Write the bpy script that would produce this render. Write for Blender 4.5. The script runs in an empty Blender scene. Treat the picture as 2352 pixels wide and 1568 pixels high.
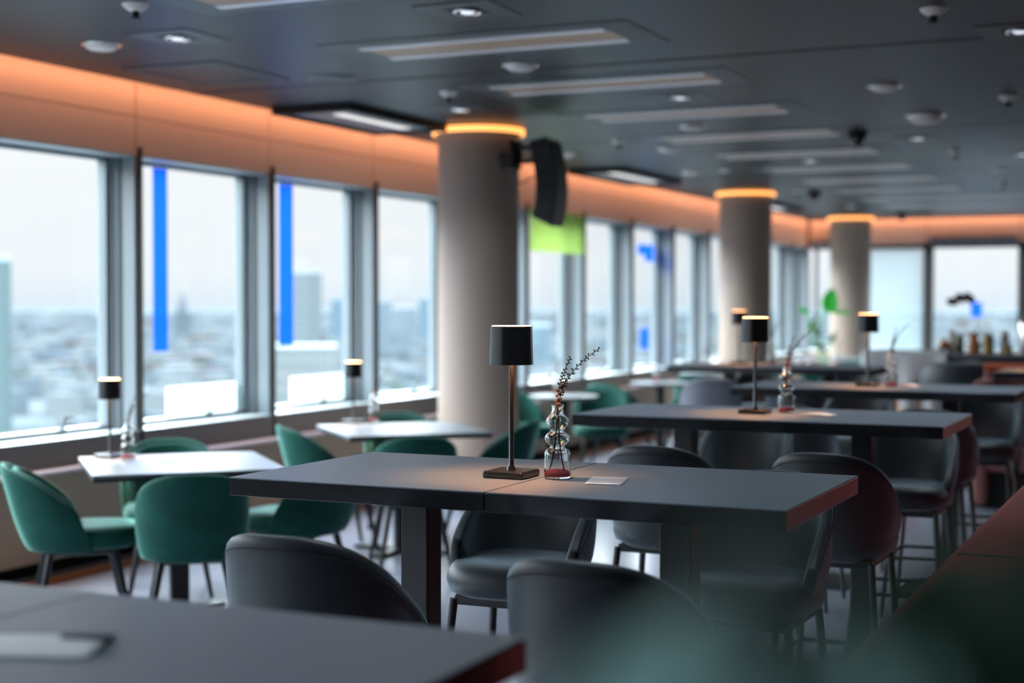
import bpy, bmesh, math, random
from mathutils import Vector, Matrix, Euler

random.seed(7)
PI = math.pi
R = math.radians
S = bpy.context.scene
COL = S.collection

# ------------------------------------------------------------------ camera
cam_d = bpy.data.cameras.new('camera')
cam_d.lens = 52.99
cam_d.sensor_width = 36.0
cam_d.clip_start = 0.02
cam_d.clip_end = 30000
cam = bpy.data.objects.new('camera', cam_d)
COL.objects.link(cam)
cam.location = (0, 0, 1.5)
_rot = Matrix.Rotation(R(24.945), 3, 'Z') @ Matrix.Rotation(R(90 - 1.483), 3, 'X') @ Matrix.Rotation(R(0.05), 3, 'Z')
cam.rotation_euler = _rot.to_euler()
cam_d.dof.use_dof = True
cam_d.dof.focus_distance = 3.93
cam_d.dof.aperture_fstop = 1.9
S.camera = cam

# ------------------------------------------------------------------ world: bright overcast sky
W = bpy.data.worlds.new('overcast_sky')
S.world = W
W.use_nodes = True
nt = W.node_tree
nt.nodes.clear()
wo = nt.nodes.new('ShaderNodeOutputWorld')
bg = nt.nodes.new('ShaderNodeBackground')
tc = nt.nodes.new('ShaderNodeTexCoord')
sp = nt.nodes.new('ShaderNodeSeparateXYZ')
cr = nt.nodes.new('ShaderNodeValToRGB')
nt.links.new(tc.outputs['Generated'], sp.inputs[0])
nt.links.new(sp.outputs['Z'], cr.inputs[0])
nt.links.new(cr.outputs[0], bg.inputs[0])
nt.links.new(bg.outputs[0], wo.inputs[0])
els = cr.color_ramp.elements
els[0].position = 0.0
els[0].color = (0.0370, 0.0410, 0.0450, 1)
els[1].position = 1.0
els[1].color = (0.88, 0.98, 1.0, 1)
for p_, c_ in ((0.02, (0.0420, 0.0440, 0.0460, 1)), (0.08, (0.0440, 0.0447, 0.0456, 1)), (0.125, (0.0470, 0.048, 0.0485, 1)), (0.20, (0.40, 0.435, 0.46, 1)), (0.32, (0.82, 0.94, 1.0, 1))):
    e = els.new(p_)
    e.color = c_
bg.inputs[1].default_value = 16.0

# ------------------------------------------------------------------ render look
S.view_settings.view_transform = 'Standard'
S.view_settings.look = 'None'
S.view_settings.gamma = 1.0
S.view_settings.use_curve_mapping = False
S.view_settings.exposure = 0.55
S.cycles.use_denoising = True
S.cycles.max_bounces = 10
S.cycles.diffuse_bounces = 5
S.cycles.glossy_bounces = 5
S.cycles.transmission_bounces = 8
S.cycles.transparent_max_bounces = 12
S.cycles.sample_clamp_indirect = 6.0
S.cycles.blur_glossy = 0.5

def portal(name, loc, rot, sx, sy):
    l = bpy.data.lights.new(name, 'AREA')
    l.shape = 'RECTANGLE'
    l.size = sx
    l.size_y = sy
    l.cycles.is_portal = True
    o = bpy.data.objects.new(name, l)
    COL.objects.link(o)
    o.location = loc
    o.rotation_euler = rot
    return o
def downlight_or_fill(name, energy=42.0):  # spot for the modelled downlights and for the added fill
    l = bpy.data.lights.new(name, 'SPOT')
    l.energy = energy
    l.color = (0.80, 0.92, 1.0)
    l.spot_size = R(125)
    l.spot_blend = 1.0
    l.shadow_soft_size = 0.05
    o = bpy.data.objects.new(name, l)
    COL.objects.link(o)
    return o
# added fill spots with no fixture, put in to brighten the tabletops
for x_ in (-4.55, -2.98, -1.41):
    for y_ in (-0.05, 2.95):
        downlight_or_fill('fill_spot', 85.0 if y_ < 1 else 48.0).location = (x_, y_, 2.765)
for x_, y_ in ((-1.41, 5.95), (-1.41, 8.95), (-4.3, 12.4), (-4.3, 18.6)):  # more added fill, inside the room and without fixtures
    downlight_or_fill('fill_spot').location = (x_, y_, 2.765)
portal('window_portal', (-6.02, 9.8, 1.56), (0, -PI / 2, 0), 1.64, 27.6)
portal('window_portal', (-0.5, 23.84, 1.56), (-PI / 2, 0, 0), 11.0, 1.64)

# ------------------------------------------------------------------ materials
MATS = {}
def mat(name, color=(0.5, 0.5, 0.5), rough=0.5, metal=0.0, spec=0.5, noise=None, bump=None, emit=None, sheen=None, coat=None, trans=None, ior=1.45):
    """procedural Principled material; noise=(scale, amount[, stretch]); bump=(kind, scale, strength)"""
    m = bpy.data.materials.new(name)
    m.use_nodes = True
    n = m.node_tree
    b = n.nodes['Principled BSDF']
    b.inputs['Base Color'].default_value = (*color, 1)
    b.inputs['Roughness'].default_value = rough
    b.inputs['Metallic'].default_value = metal
    b.inputs['Specular IOR Level'].default_value = spec
    b.inputs['IOR'].default_value = ior
    if trans is not None:
        b.inputs['Transmission Weight'].default_value = trans
    if coat is not None:
        b.inputs['Coat Weight'].default_value = coat
        b.inputs['Coat Roughness'].default_value = 0.1
    if sheen is not None:
        b.inputs['Sheen Weight'].default_value = sheen[0]
        b.inputs['Sheen Roughness'].default_value = sheen[1]
        b.inputs['Sheen Tint'].default_value = (*sheen[2], 1)
    if emit is not None:
        b.inputs['Emission Color'].default_value = (*emit[0], 1)
        b.inputs['Emission Strength'].default_value = emit[1]
    tcn = n.nodes.new('ShaderNodeTexCoord')
    if noise is not None:
        mp = n.nodes.new('ShaderNodeMapping')
        mp.inputs['Scale'].default_value = noise[2] if len(noise) > 2 else (1, 1, 1)
        nz = n.nodes.new('ShaderNodeTexNoise')
        nz.inputs['Scale'].default_value = noise[0]
        nz.inputs['Detail'].default_value = 5
        mx = n.nodes.new('ShaderNodeMixRGB')
        mx.blend_type = 'MIX'
        a = noise[1]
        mx.inputs[1].default_value = (*[max(0, c * (1 - a)) for c in color], 1)
        mx.inputs[2].default_value = (*[min(1, c * (1 + a)) for c in color], 1)
        n.links.new(tcn.outputs['Object'], mp.inputs[0])
        n.links.new(mp.outputs[0], nz.inputs['Vector'])
        n.links.new(nz.outputs[0], mx.inputs[0])
        n.links.new(mx.outputs[0], b.inputs['Base Color'])
    if bump is not None:
        bp = n.nodes.new('ShaderNodeBump')
        bp.inputs['Strength'].default_value = bump[2]
        bp.inputs['Distance'].default_value = bump[3] if len(bump) > 3 else 0.002
        if bump[0] == 'noise':
            t = n.nodes.new('ShaderNodeTexNoise')
            t.inputs['Scale'].default_value = bump[1]
            t.inputs['Detail'].default_value = 3
        else:
            t = n.nodes.new('ShaderNodeTexVoronoi')
            t.inputs['Scale'].default_value = bump[1]
        n.links.new(tcn.outputs['Object'], t.inputs['Vector'])
        n.links.new(t.outputs[0], bp.inputs['Height'])
        n.links.new(bp.outputs[0], b.inputs['Normal'])
    MATS[name] = m
    return m

M_table = mat('black_laminate', (0.13, 0.175, 0.225), 0.42, spec=0.8, noise=(260, 0.35), bump=('noise', 900, 0.25, 0.0006))
M_edge = mat('smooth_black_edge', (0.018, 0.020, 0.024), 0.12, spec=1.0)
M_black = mat('black_metal', (0.012, 0.013, 0.015), 0.38, spec=0.5)
M_white = mat('white_laminate', (0.125, 0.148, 0.168), 0.4, spec=0.3, noise=(6, 0.03))
M_leather = mat('charcoal_leather', (0.020, 0.026, 0.032), 0.45, spec=0.5, noise=(7, 0.25), bump=('voronoi', 420, 0.35, 0.0009), sheen=(0.5, 0.4, (0.6, 0.8, 0.95)))
M_seam = mat('black_thread', (0.01, 0.01, 0.012), 0.8)
M_velvet = mat('green_velvet', (0.006, 0.055, 0.044), 0.75, spec=0.2, noise=(9, 0.5), bump=('noise', 120, 0.2, 0.001), sheen=(0.75, 0.28, (0.36, 0.82, 0.70)))
M_lampblack = mat('satin_black_paint', (0.011, 0.012, 0.015), 0.24, spec=0.9)
M_lampin = mat('lamp_shade_lining', (0.8, 0.75, 0.65), 0.6)
M_led = mat('warm_lamp_diffuser', (0.9, 0.8, 0.6), 0.5, emit=((1.0, 0.46, 0.18), 11.0))
M_glass = mat('clear_glass', (0.97, 1.0, 1.0), 0.0, trans=1.0, ior=1.46)
M_sand = mat('red_sand', (0.62, 0.07, 0.09), 0.8, noise=(300, 0.5), bump=('voronoi', 500, 1.0, 0.002))
M_twig = mat('dry_twig', (0.055, 0.025, 0.012), 0.7, noise=(60, 0.4))
M_bud = mat('dry_bud', (0.075, 0.032, 0.012), 0.6, noise=(200, 0.5))
M_foil = mat('silver_foil_card', (0.55, 0.60, 0.66), 0.25, metal=0.3, noise=(14, 0.12, (1, 6, 1)))
M_paper = mat('white_paper', (0.88, 0.90, 0.92), 0.6)
M_paperdark = mat('navy_paper', (0.06, 0.07, 0.14), 0.6)
M_floor = mat('polished_grey_floor', (0.27, 0.29, 0.36), 0.2, spec=0.6, noise=(1.5, 0.15), bump=('noise', 25, 0.06, 0.002))
M_plinth = mat('dark_grey_carpet_strip', (0.02, 0.022, 0.026), 0.85, noise=(90, 0.3))
M_copper = mat('copper_floor_trim', (0.30, 0.10, 0.04), 0.45, metal=0.6)
M_wood = mat('taupe_wood_panel', (0.29, 0.215, 0.16), 0.5, noise=(5, 0.12, (1, 0.15, 6)))
M_greyband = mat('grey_brown_sill_panel', (0.16, 0.145, 0.14), 0.4, noise=(5, 0.1, (1, 0.1, 6)))
M_ledge = mat('pale_ledge', (0.78, 0.64, 0.68), 0.35)
M_upper = mat('beige_upper_panel', (0.60, 0.46, 0.38), 0.55, noise=(3, 0.04))
M_dark = mat('dark_joint', (0.02, 0.018, 0.018), 0.8)
M_post = mat('brown_post', (0.03, 0.024, 0.022), 0.5)
M_alu = mat('silver_window_frame', (0.15, 0.175, 0.195), 0.4)
M_alud = mat('grey_window_gasket', (0.05, 0.06, 0.065), 0.5)
M_sill = mat('white_sill', (0.55, 0.62, 0.66), 0.35)
M_column = None
M_handle = mat('brushed_grey_handle', (0.10, 0.12, 0.13), 0.45)
M_soffit = mat('window_soffit', (0.42, 0.46, 0.48), 0.4)
M_black2 = mat('matte_black', (0.008, 0.008, 0.009), 0.7)
M_speaker = mat('black_speaker_plastic', (0.012, 0.016, 0.02), 0.5, bump=('voronoi', 260, 0.4, 0.002))
M_disc = mat('white_ceiling_plastic', (0.62, 0.58, 0.56), 0.4)
M_chrome = mat('chrome', (0.8, 0.8, 0.82), 0.08, metal=1.0)
M_spot = mat('downlight_lens', (0.8, 0.85, 0.9), 0.3, emit=((0.85, 0.93, 1.0), 0.6))
M_ring = mat('amber_light_ring', (0.9, 0.6, 0.3), 0.5, emit=((1.0, 0.38, 0.09), 1.6))
M_cove = mat('warm_cove_strip', (0.9, 0.6, 0.4), 0.5, emit=((1.0, 0.42, 0.20), 15.5))
M_louv = mat('aluminium_louvre', (0.5, 0.52, 0.56), 0.35, emit=((0.62, 0.68, 0.78), 0.07))
M_louvin = mat('brown_luminaire_inlay', (0.24, 0.17, 0.12), 0.5, emit=((0.30, 0.18, 0.10), 0.12))
M_plate = mat('ceiling_plate', (0.035, 0.045, 0.052), 0.5)
M_slot = mat('cassette_light_slot', (0.8, 0.8, 0.75), 0.5, emit=((1.0, 0.93, 0.85), 0.42))
M_casgrey = mat('cassette_grey', (0.16, 0.17, 0.2), 0.45)
M_red = mat('red_upholstery', (0.29, 0.026, 0.026), 0.6, noise=(6, 0.15), bump=('noise', 300, 0.2, 0.001), sheen=(0.2, 0.5, (1, 0.6, 0.5)))
M_orange = mat('orange_upholstery', (0.62, 0.12, 0.04), 0.6)
M_pink = mat('dusty_pink_upholstery', (0.30, 0.12, 0.11), 0.7)
M_leaf = mat('window_sheen_leaf', (0.16, 0.35, 0.32), 0.32, spec=0.6, noise=(9, 0.2))  # light teal: the window's sheen is put into the leaf colour
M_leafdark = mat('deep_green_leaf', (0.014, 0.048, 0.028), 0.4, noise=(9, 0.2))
M_leafm = mat('leaf_midrib', (0.05, 0.12, 0.05), 0.5)
M_leafb = mat('bright_green_leaf', (0.008, 0.36, 0.012), 0.5, noise=(8, 0.1))
M_orchid = mat('dark_flower_petal', (0.012, 0.014, 0.02), 0.6)
M_pot = mat('grey_ceramic_pot', (0.18, 0.18, 0.19), 0.5)
M_potw = mat('white_ceramic', (0.75, 0.77, 0.78), 0.3)
M_soil = mat('dark_soil', (0.02, 0.014, 0.01), 0.95)
M_cloth = None
M_amber = mat('amber_preserve', (0.50, 0.17, 0.03), 0.25, noise=(60, 0.4))
M_gold = mat('golden_muesli', (0.42, 0.26, 0.06), 0.5, noise=(80, 0.5))
M_olive = mat('olive_preserve', (0.12, 0.10, 0.03), 0.3, noise=(70, 0.5))
M_cream = mat('cream_content', (0.68, 0.58, 0.36), 0.5)
M_greyshell = mat('light_grey_upholstery', (0.19, 0.20, 0.24), 0.65, noise=(8, 0.1))
M_orangelid = mat('orange_fruit_skin', (0.7, 0.2, 0.03), 0.4)

def film(name, color, alpha):
    m = bpy.data.materials.new(name)
    m.use_nodes = True
    n = m.node_tree
    n.nodes.clear()
    o = n.nodes.new('ShaderNodeOutputMaterial')
    tr = n.nodes.new('ShaderNodeBsdfTransparent')
    tr.inputs[0].default_value = (*color, 1)
    tl = n.nodes.new('ShaderNodeBsdfTranslucent')
    tl.inputs[0].default_value = (*color, 1)
    df = n.nodes.new('ShaderNodeBsdfDiffuse')
    df.inputs[0].default_value = (*color, 1)
    m1 = n.nodes.new('ShaderNodeMixShader')
    m1.inputs[0].default_value = 0.35
    m2 = n.nodes.new('ShaderNodeMixShader')
    m2.inputs[0].default_value = alpha
    n.links.new(tl.outputs[0], m1.inputs[1])
    n.links.new(df.outputs[0], m1.inputs[2])
    n.links.new(tr.outputs[0], m2.inputs[1])
    n.links.new(m1.outputs[0], m2.inputs[2])
    n.links.new(m2.outputs[0], o.inputs[0])
    return m
M_filmblue = film('blue_translucent_film', (0.09, 0.34, 1.0), 0.2)
M_filmgreen = film('green_translucent_film', (0.62, 0.76, 0.36), 0.25)
M_filmwhite = film('white_frosted_film', (0.66, 0.73, 0.74), 0.75)
M_slat = film('white_blind_slat', (0.60, 0.67, 0.70), 0.75)

def pane_mat():
    m = bpy.data.materials.new('window_glass')
    m.use_nodes = True
    n = m.node_tree
    n.nodes.clear()
    o = n.nodes.new('ShaderNodeOutputMaterial')
    tr = n.nodes.new('ShaderNodeBsdfTransparent')
    tr.inputs[0].default_value = (0.97, 0.985, 0.985, 1)
    gl = n.nodes.new('ShaderNodeBsdfGlossy')
    gl.inputs['Roughness'].default_value = 0.02
    lw = n.nodes.new('ShaderNodeLayerWeight')
    lw.inputs[0].default_value = 0.5
    pw = n.nodes.new('ShaderNodeMath')
    pw.operation = 'POWER'
    pw.inputs[1].default_value = 5.0
    fr = n.nodes.new('ShaderNodeMath')
    fr.operation = 'MULTIPLY_ADD'
    fr.inputs[1].default_value = 0.55
    fr.inputs[2].default_value = 0.03
    n.links.new(lw.outputs['Facing'], pw.inputs[0])
    n.links.new(pw.outputs[0], fr.inputs[0])
    mx = n.nodes.new('ShaderNodeMixShader')
    n.links.new(fr.outputs[0], mx.inputs[0])
    n.links.new(tr.outputs[0], mx.inputs[1])
    n.links.new(gl.outputs[0], mx.inputs[2])
    n.links.new(mx.outputs[0], o.inputs[0])
    return m
M_pane = pane_mat()

def ceiling_mat():
    m = bpy.data.materials.new('perforated_ceiling')
    m.use_nodes = True
    n = m.node_tree
    b = n.nodes['Principled BSDF']
    b.inputs['Roughness'].default_value = 0.42
    b.inputs['Specular IOR Level'].default_value = 0.15
    t = n.nodes.new('ShaderNodeTexCoord')
    s = n.nodes.new('ShaderNodeSeparateXYZ')
    n.links.new(t.outputs['Object'], s.inputs[0])
    def sinus(sock):
        a = n.nodes.new('ShaderNodeMath'); a.operation = 'MULTIPLY'; a.inputs[1].default_value = 2 * PI / 0.016
        n.links.new(sock, a.inputs[0])
        c = n.nodes.new('ShaderNodeMath'); c.operation = 'SINE'
        n.links.new(a.outputs[0], c.inputs[0])
        return c.outputs[0]
    p = n.nodes.new('ShaderNodeMath'); p.operation = 'ADD'
    n.links.new(sinus(s.outputs[0]), p.inputs[0])
    n.links.new(sinus(s.outputs[1]), p.inputs[1])
    g = n.nodes.new('ShaderNodeMath'); g.operation = 'GREATER_THAN'; g.inputs[1].default_value = 0.75
    n.links.new(p.outputs[0], g.inputs[0])
    mx = n.nodes.new('ShaderNodeMixRGB')
    mx.inputs[1].default_value = (0.018, 0.027, 0.034, 1)
    mx.inputs[2].default_value = (0.005, 0.0075, 0.0095, 1)
    n.links.new(g.outputs[0], mx.inputs[0])
    n.links.new(mx.outputs[0], b.inputs['Base Color'])
    return m
M_ceiling = ceiling_mat()

def column_mat():
    m = mat('taupe_column_cover', (0.33, 0.255, 0.205), 0.6)
    n = m.node_tree
    b = n.nodes['Principled BSDF']
    t = n.nodes.new('ShaderNodeTexCoord')
    s = n.nodes.new('ShaderNodeSeparateXYZ')
    a = n.nodes.new('ShaderNodeMath'); a.operation = 'ARCTAN2'
    k = n.nodes.new('ShaderNodeMath'); k.operation = 'MULTIPLY'; k.inputs[1].default_value = 150
    c = n.nodes.new('ShaderNodeMath'); c.operation = 'SINE'
    bp = n.nodes.new('ShaderNodeBump'); bp.inputs['Strength'].default_value = 0.5; bp.inputs['Distance'].default_value = 0.002
    n.links.new(t.outputs['Object'], s.inputs[0])
    n.links.new(s.outputs[0], a.inputs[0]); n.links.new(s.outputs[1], a.inputs[1])
    n.links.new(a.outputs[0], k.inputs[0]); n.links.new(k.outputs[0], c.inputs[0])
    n.links.new(c.outputs[0], bp.inputs['Height']); n.links.new(bp.outputs[0], b.inputs['Normal'])
    return m
M_column = column_mat()

def cloth_mat():
    m = mat('striped_white_cloth', (0.55, 0.57, 0.62), 0.8)
    n = m.node_tree
    b = n.nodes['Principled BSDF']
    t = n.nodes.new('ShaderNodeTexCoord')
    w = n.nodes.new('ShaderNodeTexWave'); w.inputs['Scale'].default_value = 9
    mx = n.nodes.new('ShaderNodeMixRGB')
    mx.inputs[1].default_value = (0.22, 0.23, 0.26, 1)
    mx.inputs[2].default_value = (0.66, 0.69, 0.74, 1)
    n.links.new(t.outputs['Object'], w.inputs[0]); n.links.new(w.outputs[1], mx.inputs[0])
    n.links.new(mx.outputs[0], b.inputs['Base Color'])
    return m
M_cloth = cloth_mat()

def facade_mat(name, wall, win, sx, sz, duty=0.55):
    """window grid pattern of a distant facade, in the building's own metres"""
    m = mat(name, wall, 0.7, spec=0.1)
    n = m.node_tree
    b = n.nodes['Principled BSDF']
    t = n.nodes.new('ShaderNodeTexCoord')
    s = n.nodes.new('ShaderNodeSeparateXYZ')
    n.links.new(t.outputs['Object'], s.inputs[0])
    def band(sock, period):
        a = n.nodes.new('ShaderNodeMath'); a.operation = 'DIVIDE'; a.inputs[1].default_value = period
        n.links.new(sock, a.inputs[0])
        f = n.nodes.new('ShaderNodeMath'); f.operation = 'FRACT'
        n.links.new(a.outputs[0], f.inputs[0])
        l = n.nodes.new('ShaderNodeMath'); l.operation = 'LESS_THAN'; l.inputs[1].default_value = duty
        n.links.new(f.outputs[0], l.inputs[0])
        return l.outputs[0]
    ad = n.nodes.new('ShaderNodeMath'); ad.operation = 'ADD'
    n.links.new(s.outputs[0], ad.inputs[0]); n.links.new(s.outputs[1], ad.inputs[1])
    p = n.nodes.new('ShaderNodeMath'); p.operation = 'MULTIPLY'
    n.links.new(band(ad.outputs[0], sx), p.inputs[0])
    n.links.new(band(s.outputs[2], sz), p.inputs[1])
    mx = n.nodes.new('ShaderNodeMixRGB')
    mx.inputs[1].default_value = (*wall, 1)
    mx.inputs[2].default_value = (*win, 1)
    n.links.new(p.outputs[0], mx.inputs[0])
    n.links.new(mx.outputs[0], b.inputs['Base Color'])
    return m

# ------------------------------------------------------------------ mesh helpers
class MB:
    def __init__(self):
        self.bm = bmesh.new()
    def box(self, c, s, rz=0.0, rot=None):
        m = (rot.to_matrix().to_4x4() if rot else Matrix.Rotation(rz, 4, 'Z'))
        bmesh.ops.create_cube(self.bm, size=1.0, matrix=Matrix.Translation(c) @ m @ Matrix.Diagonal((*s, 1)))
        return self
    def span(self, x0, x1, y0, y1, z0, z1):
        return self.box(((x0 + x1) / 2, (y0 + y1) / 2, (z0 + z1) / 2), (abs(x1 - x0), abs(y1 - y0), abs(z1 - z0)))
    def rod(self, p0, p1, r0, r1=None, n=14, cap=True):
        p0, p1 = Vector(p0), Vector(p1)
        d = p1 - p0
        r1 = r0 if r1 is None else r1
        q = Vector((0, 0, 1)).rotation_difference(d.normalized()).to_matrix().to_4x4()
        bmesh.ops.create_cone(self.bm, cap_ends=cap, segments=n, radius1=r0, radius2=r1, depth=d.length,
                              matrix=Matrix.Translation((p0 + p1) / 2) @ q)
        return self
    def lathe(self, prof, c=(0, 0, 0), n=40, close=False):
        rings = []
        for r, z in prof:
            if r < 1e-6:
                rings.append([self.bm.verts.new((c[0], c[1], c[2] + z))])
            else:
                rings.append([self.bm.verts.new((c[0] + r * math.cos(2 * PI * i / n), c[1] + r * math.sin(2 * PI * i / n), c[2] + z)) for i in range(n)])
        pairs = list(zip(rings, rings[1:]))
        if close:
            pairs.append((rings[-1], rings[0]))
        for a, b in pairs:
            for i in range(n):
                j = (i + 1) % n
                if len(a) == 1 and len(b) == 1:
                    continue
                if len(a) == 1:
                    self.bm.faces.new((a[0], b[j], b[i]))
                elif len(b) == 1:
                    self.bm.faces.new((a[i], a[j], b[0]))
                else:
                    self.bm.faces.new((a[i], a[j], b[j], b[i]))
        return self
    def ball(self, c, r, sc=(1, 1, 1), seg=12, rot=None):
        m = rot.to_matrix().to_4x4() if rot else Matrix.Identity(4)
        bmesh.ops.create_uvsphere(self.bm, u_segments=seg, v_segments=max(6, seg // 2), radius=r,
                                  matrix=Matrix.Translation(c) @ m @ Matrix.Diagonal((*sc, 1)))
        return self
    def tube(self, pts, r, n=8):
        pts = [Vector(p) for p in pts]
        rings = []
        for i, p in enumerate(pts):
            t = (pts[min(i + 1, len(pts) - 1)] - pts[max(i - 1, 0)]).normalized()
            a = t.cross(Vector((0.31, 0.17, 0.93))).normalized()
            b = t.cross(a)
            rr = r[i] if isinstance(r, (list, tuple)) else r
            rings.append([self.bm.verts.new(p + rr * (math.cos(2 * PI * k / n) * a + math.sin(2 * PI * k / n) * b)) for k in range(n)])
        for a, b in zip(rings, rings[1:]):
            for i in range(n):
                j = (i + 1) % n
                self.bm.faces.new((a[i], a[j], b[j], b[i]))
        self.bm.faces.new(rings[0][::-1]); self.bm.faces.new(rings[-1])
        return self
    def grid(self, fn, nu, nv):
        """fn(u,v) -> point, u,v in 0..1"""
        v = [[self.bm.verts.new(fn(i / nu, j / nv)) for j in range(nv + 1)] for i in range(nu + 1)]
        for i in range(nu):
            for j in range(nv):
                self.bm.faces.new((v[i][j], v[i + 1][j], v[i + 1][j + 1], v[i][j + 1]))
        return self
    def loops(self, rings, cap=True, closed=False):
        vs = [[self.bm.verts.new(p) for p in r] for r in rings]
        n = len(vs[0])
        prs = list(zip(vs, vs[1:]))
        if closed:
            prs.append((vs[-1], vs[0]))
        for a, b in prs:
            for i in range(n):
                j = (i + 1) % n
                self.bm.faces.new((a[i], a[j], b[j], b[i]))
        if cap and not closed:
            self.bm.faces.new(vs[0][::-1]); self.bm.faces.new(vs[-1])
        return self
    def build(self, name, m, parent=None, smooth=False, bevel=0.0, seg=2, subsurf=0, solid=0.0, loc=None, angle=None):
        bmesh.ops.recalc_face_normals(self.bm, faces=self.bm.faces[:])
        me = bpy.data.meshes.new(name)
        self.bm.to_mesh(me)
        self.bm.free()
        if smooth:
            for p in me.polygons:
                p.use_smooth = True
        o = bpy.data.objects.new(name, me)
        COL.objects.link(o)
        me.materials.append(m)
        if parent is not None:
            o.parent = parent
        if loc is not None:
            o.location = loc
        if solid:
            k = o.modifiers.new('solid', 'SOLIDIFY'); k.thickness = solid; k.offset = 0
        if bevel:
            k = o.modifiers.new('bevel', 'BEVEL'); k.width = bevel; k.segments = seg; k.limit_method = 'ANGLE'; k.angle_limit = R(35)
            k.harden_normals = False
        if subsurf:
            k = o.modifiers.new('sub', 'SUBSURF'); k.levels = subsurf; k.render_levels = subsurf
        if smooth and angle:
            k = o.modifiers.new('wn', 'EDGE_SPLIT'); k.split_angle = R(angle)
        return o

def tag(o, label, cat, group=None, kind=None):
    o['label'] = label
    o['category'] = cat
    if group:
        o['group'] = group
    if kind:
        o['kind'] = kind
    return o
def thing(name, label, cat, loc=(0, 0, 0), rz=0.0, group=None):
    o = bpy.data.objects.new(name, None)
    o.empty_display_size = 0.1
    COL.objects.link(o)
    o.location = loc
    o.rotation_euler = (0, 0, rz)
    return tag(o, label, cat, group)
def struct(o):
    o['kind'] = 'structure'
    return o
def kids(o):
    return [c for c in bpy.data.objects if c.parent == o]
def dup(root, loc, rz=0.0, label=None, group=None, scale=None):
    def cp(o, par):
        c = o.copy()
        COL.objects.link(c)
        c.parent = par
        for ch in kids(o):
            cp(ch, c)
        return c
    r = cp(root, None)
    r.location = loc
    r.rotation_euler = (0, 0, rz)
    if scale:
        r.scale = (scale,) * 3
    if label:
        r['label'] = label
    if group:
        r['group'] = group
    return r

# ------------------------------------------------------------------ room shell
ZC = 2.78            # ceiling
XW = -5.80           # face of the window wall
YF = 23.60           # face of the far wall
BAY = 1.40
Y0 = 7.22
KS = list(range(-8, 12))     # bays: joint k .. joint k+1
struct(MB().span(XW - 0.3, 6.0, -5.4, YF + 0.3, -0.1, 0.0).build('floor', M_floor))
struct(MB().span(XW + 0.10, 6.0, -5.4, YF - 0.10, ZC, ZC + 0.08).build('ceiling', M_ceiling))
struct(MB().span(XW - 0.3, 6.0, -5.4, YF + 0.3, 3.12, 3.2).build('trim_1', M_dark))      # slab above the cove
struct(MB().span(6.0, 6.1, -5.4, YF + 0.3, 0, 3.2).build('wall_right', M_wood))
# window wall
w = MB()
w.span(XW - 0.30, XW - 0.005, -5.4, YF + 0.3, 0.0, 0.72)                  # parapet core
w.span(XW - 0.30, XW - 0.05, -5.4, YF + 0.3, 2.375, 3.12)                 # lintel core
struct(w.build('wall_left', M_dark))
struct(MB().span(XW - 0.26, XW - 0.032, -5.4, YF, 2.366, 2.376).build('trim_12', M_soffit))
w = MB()
for k in KS:
    a, b = Y0 + BAY * k + 0.006, Y0 + BAY * (k + 1) - 0.006
    b = min(b, YF)
    w.span(XW - 0.06, XW - 0.03, a, b, 2.375, 2.60)
    w.span(XW - 0.06, XW - 0.03, a, b, 2.606, 3.10)
struct(w.build('trim_2', M_upper, bevel=0.0015, seg=1))
w = MB()
for k in KS:
    a, b = Y0 + BAY * k + 0.005, min(Y0 + BAY * (k + 1) - 0.005, YF)
    w.span(XW - 0.02, XW + 0.10, a, b, 0.10, 0.565)
struct(w.build('trim_3', M_wood, bevel=0.002, seg=1))
struct(MB().span(XW - 0.02, XW + 0.11, -5.4, YF, 0.567, 0.585).build('trim_4', M_ledge))
struct(MB().span(XW - 0.02, XW + 0.004, -5.4, YF, 0.585, 0.735).build('trim_5', M_greyband))
struct(MB().span(XW - 0.02, XW + 0.20, -5.4, YF, 0.0, 0.03).build('baseboard_left', M_plinth))
struct(MB().span(XW + 0.20, XW + 0.225, -5.4, YF, 0.0, 0.034).build('trim_6', M_copper))
# cove strips
struct(MB().span(XW + 0.062, XW + 0.095, -5.3, YF - 0.06, ZC + 0.045, ZC + 0.052).build('trim_7', M_cove))
struct(MB().span(XW + 0.1, 5.9, YF - 0.095, YF - 0.062, ZC + 0.045, ZC + 0.052).build('trim_8', M_cove))
# ceiling seams: dark shadow gaps between panel fields
g = MB()
for y in (0.35, 3.95, 7.60, 11.25, 14.90, 18.5, 22.1):
    g.span(XW + 0.105, 5.9, y - 0.03, y + 0.03, ZC - 0.001, ZC + 0.01)
struct(g.build('trim_9', M_black2))
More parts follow.
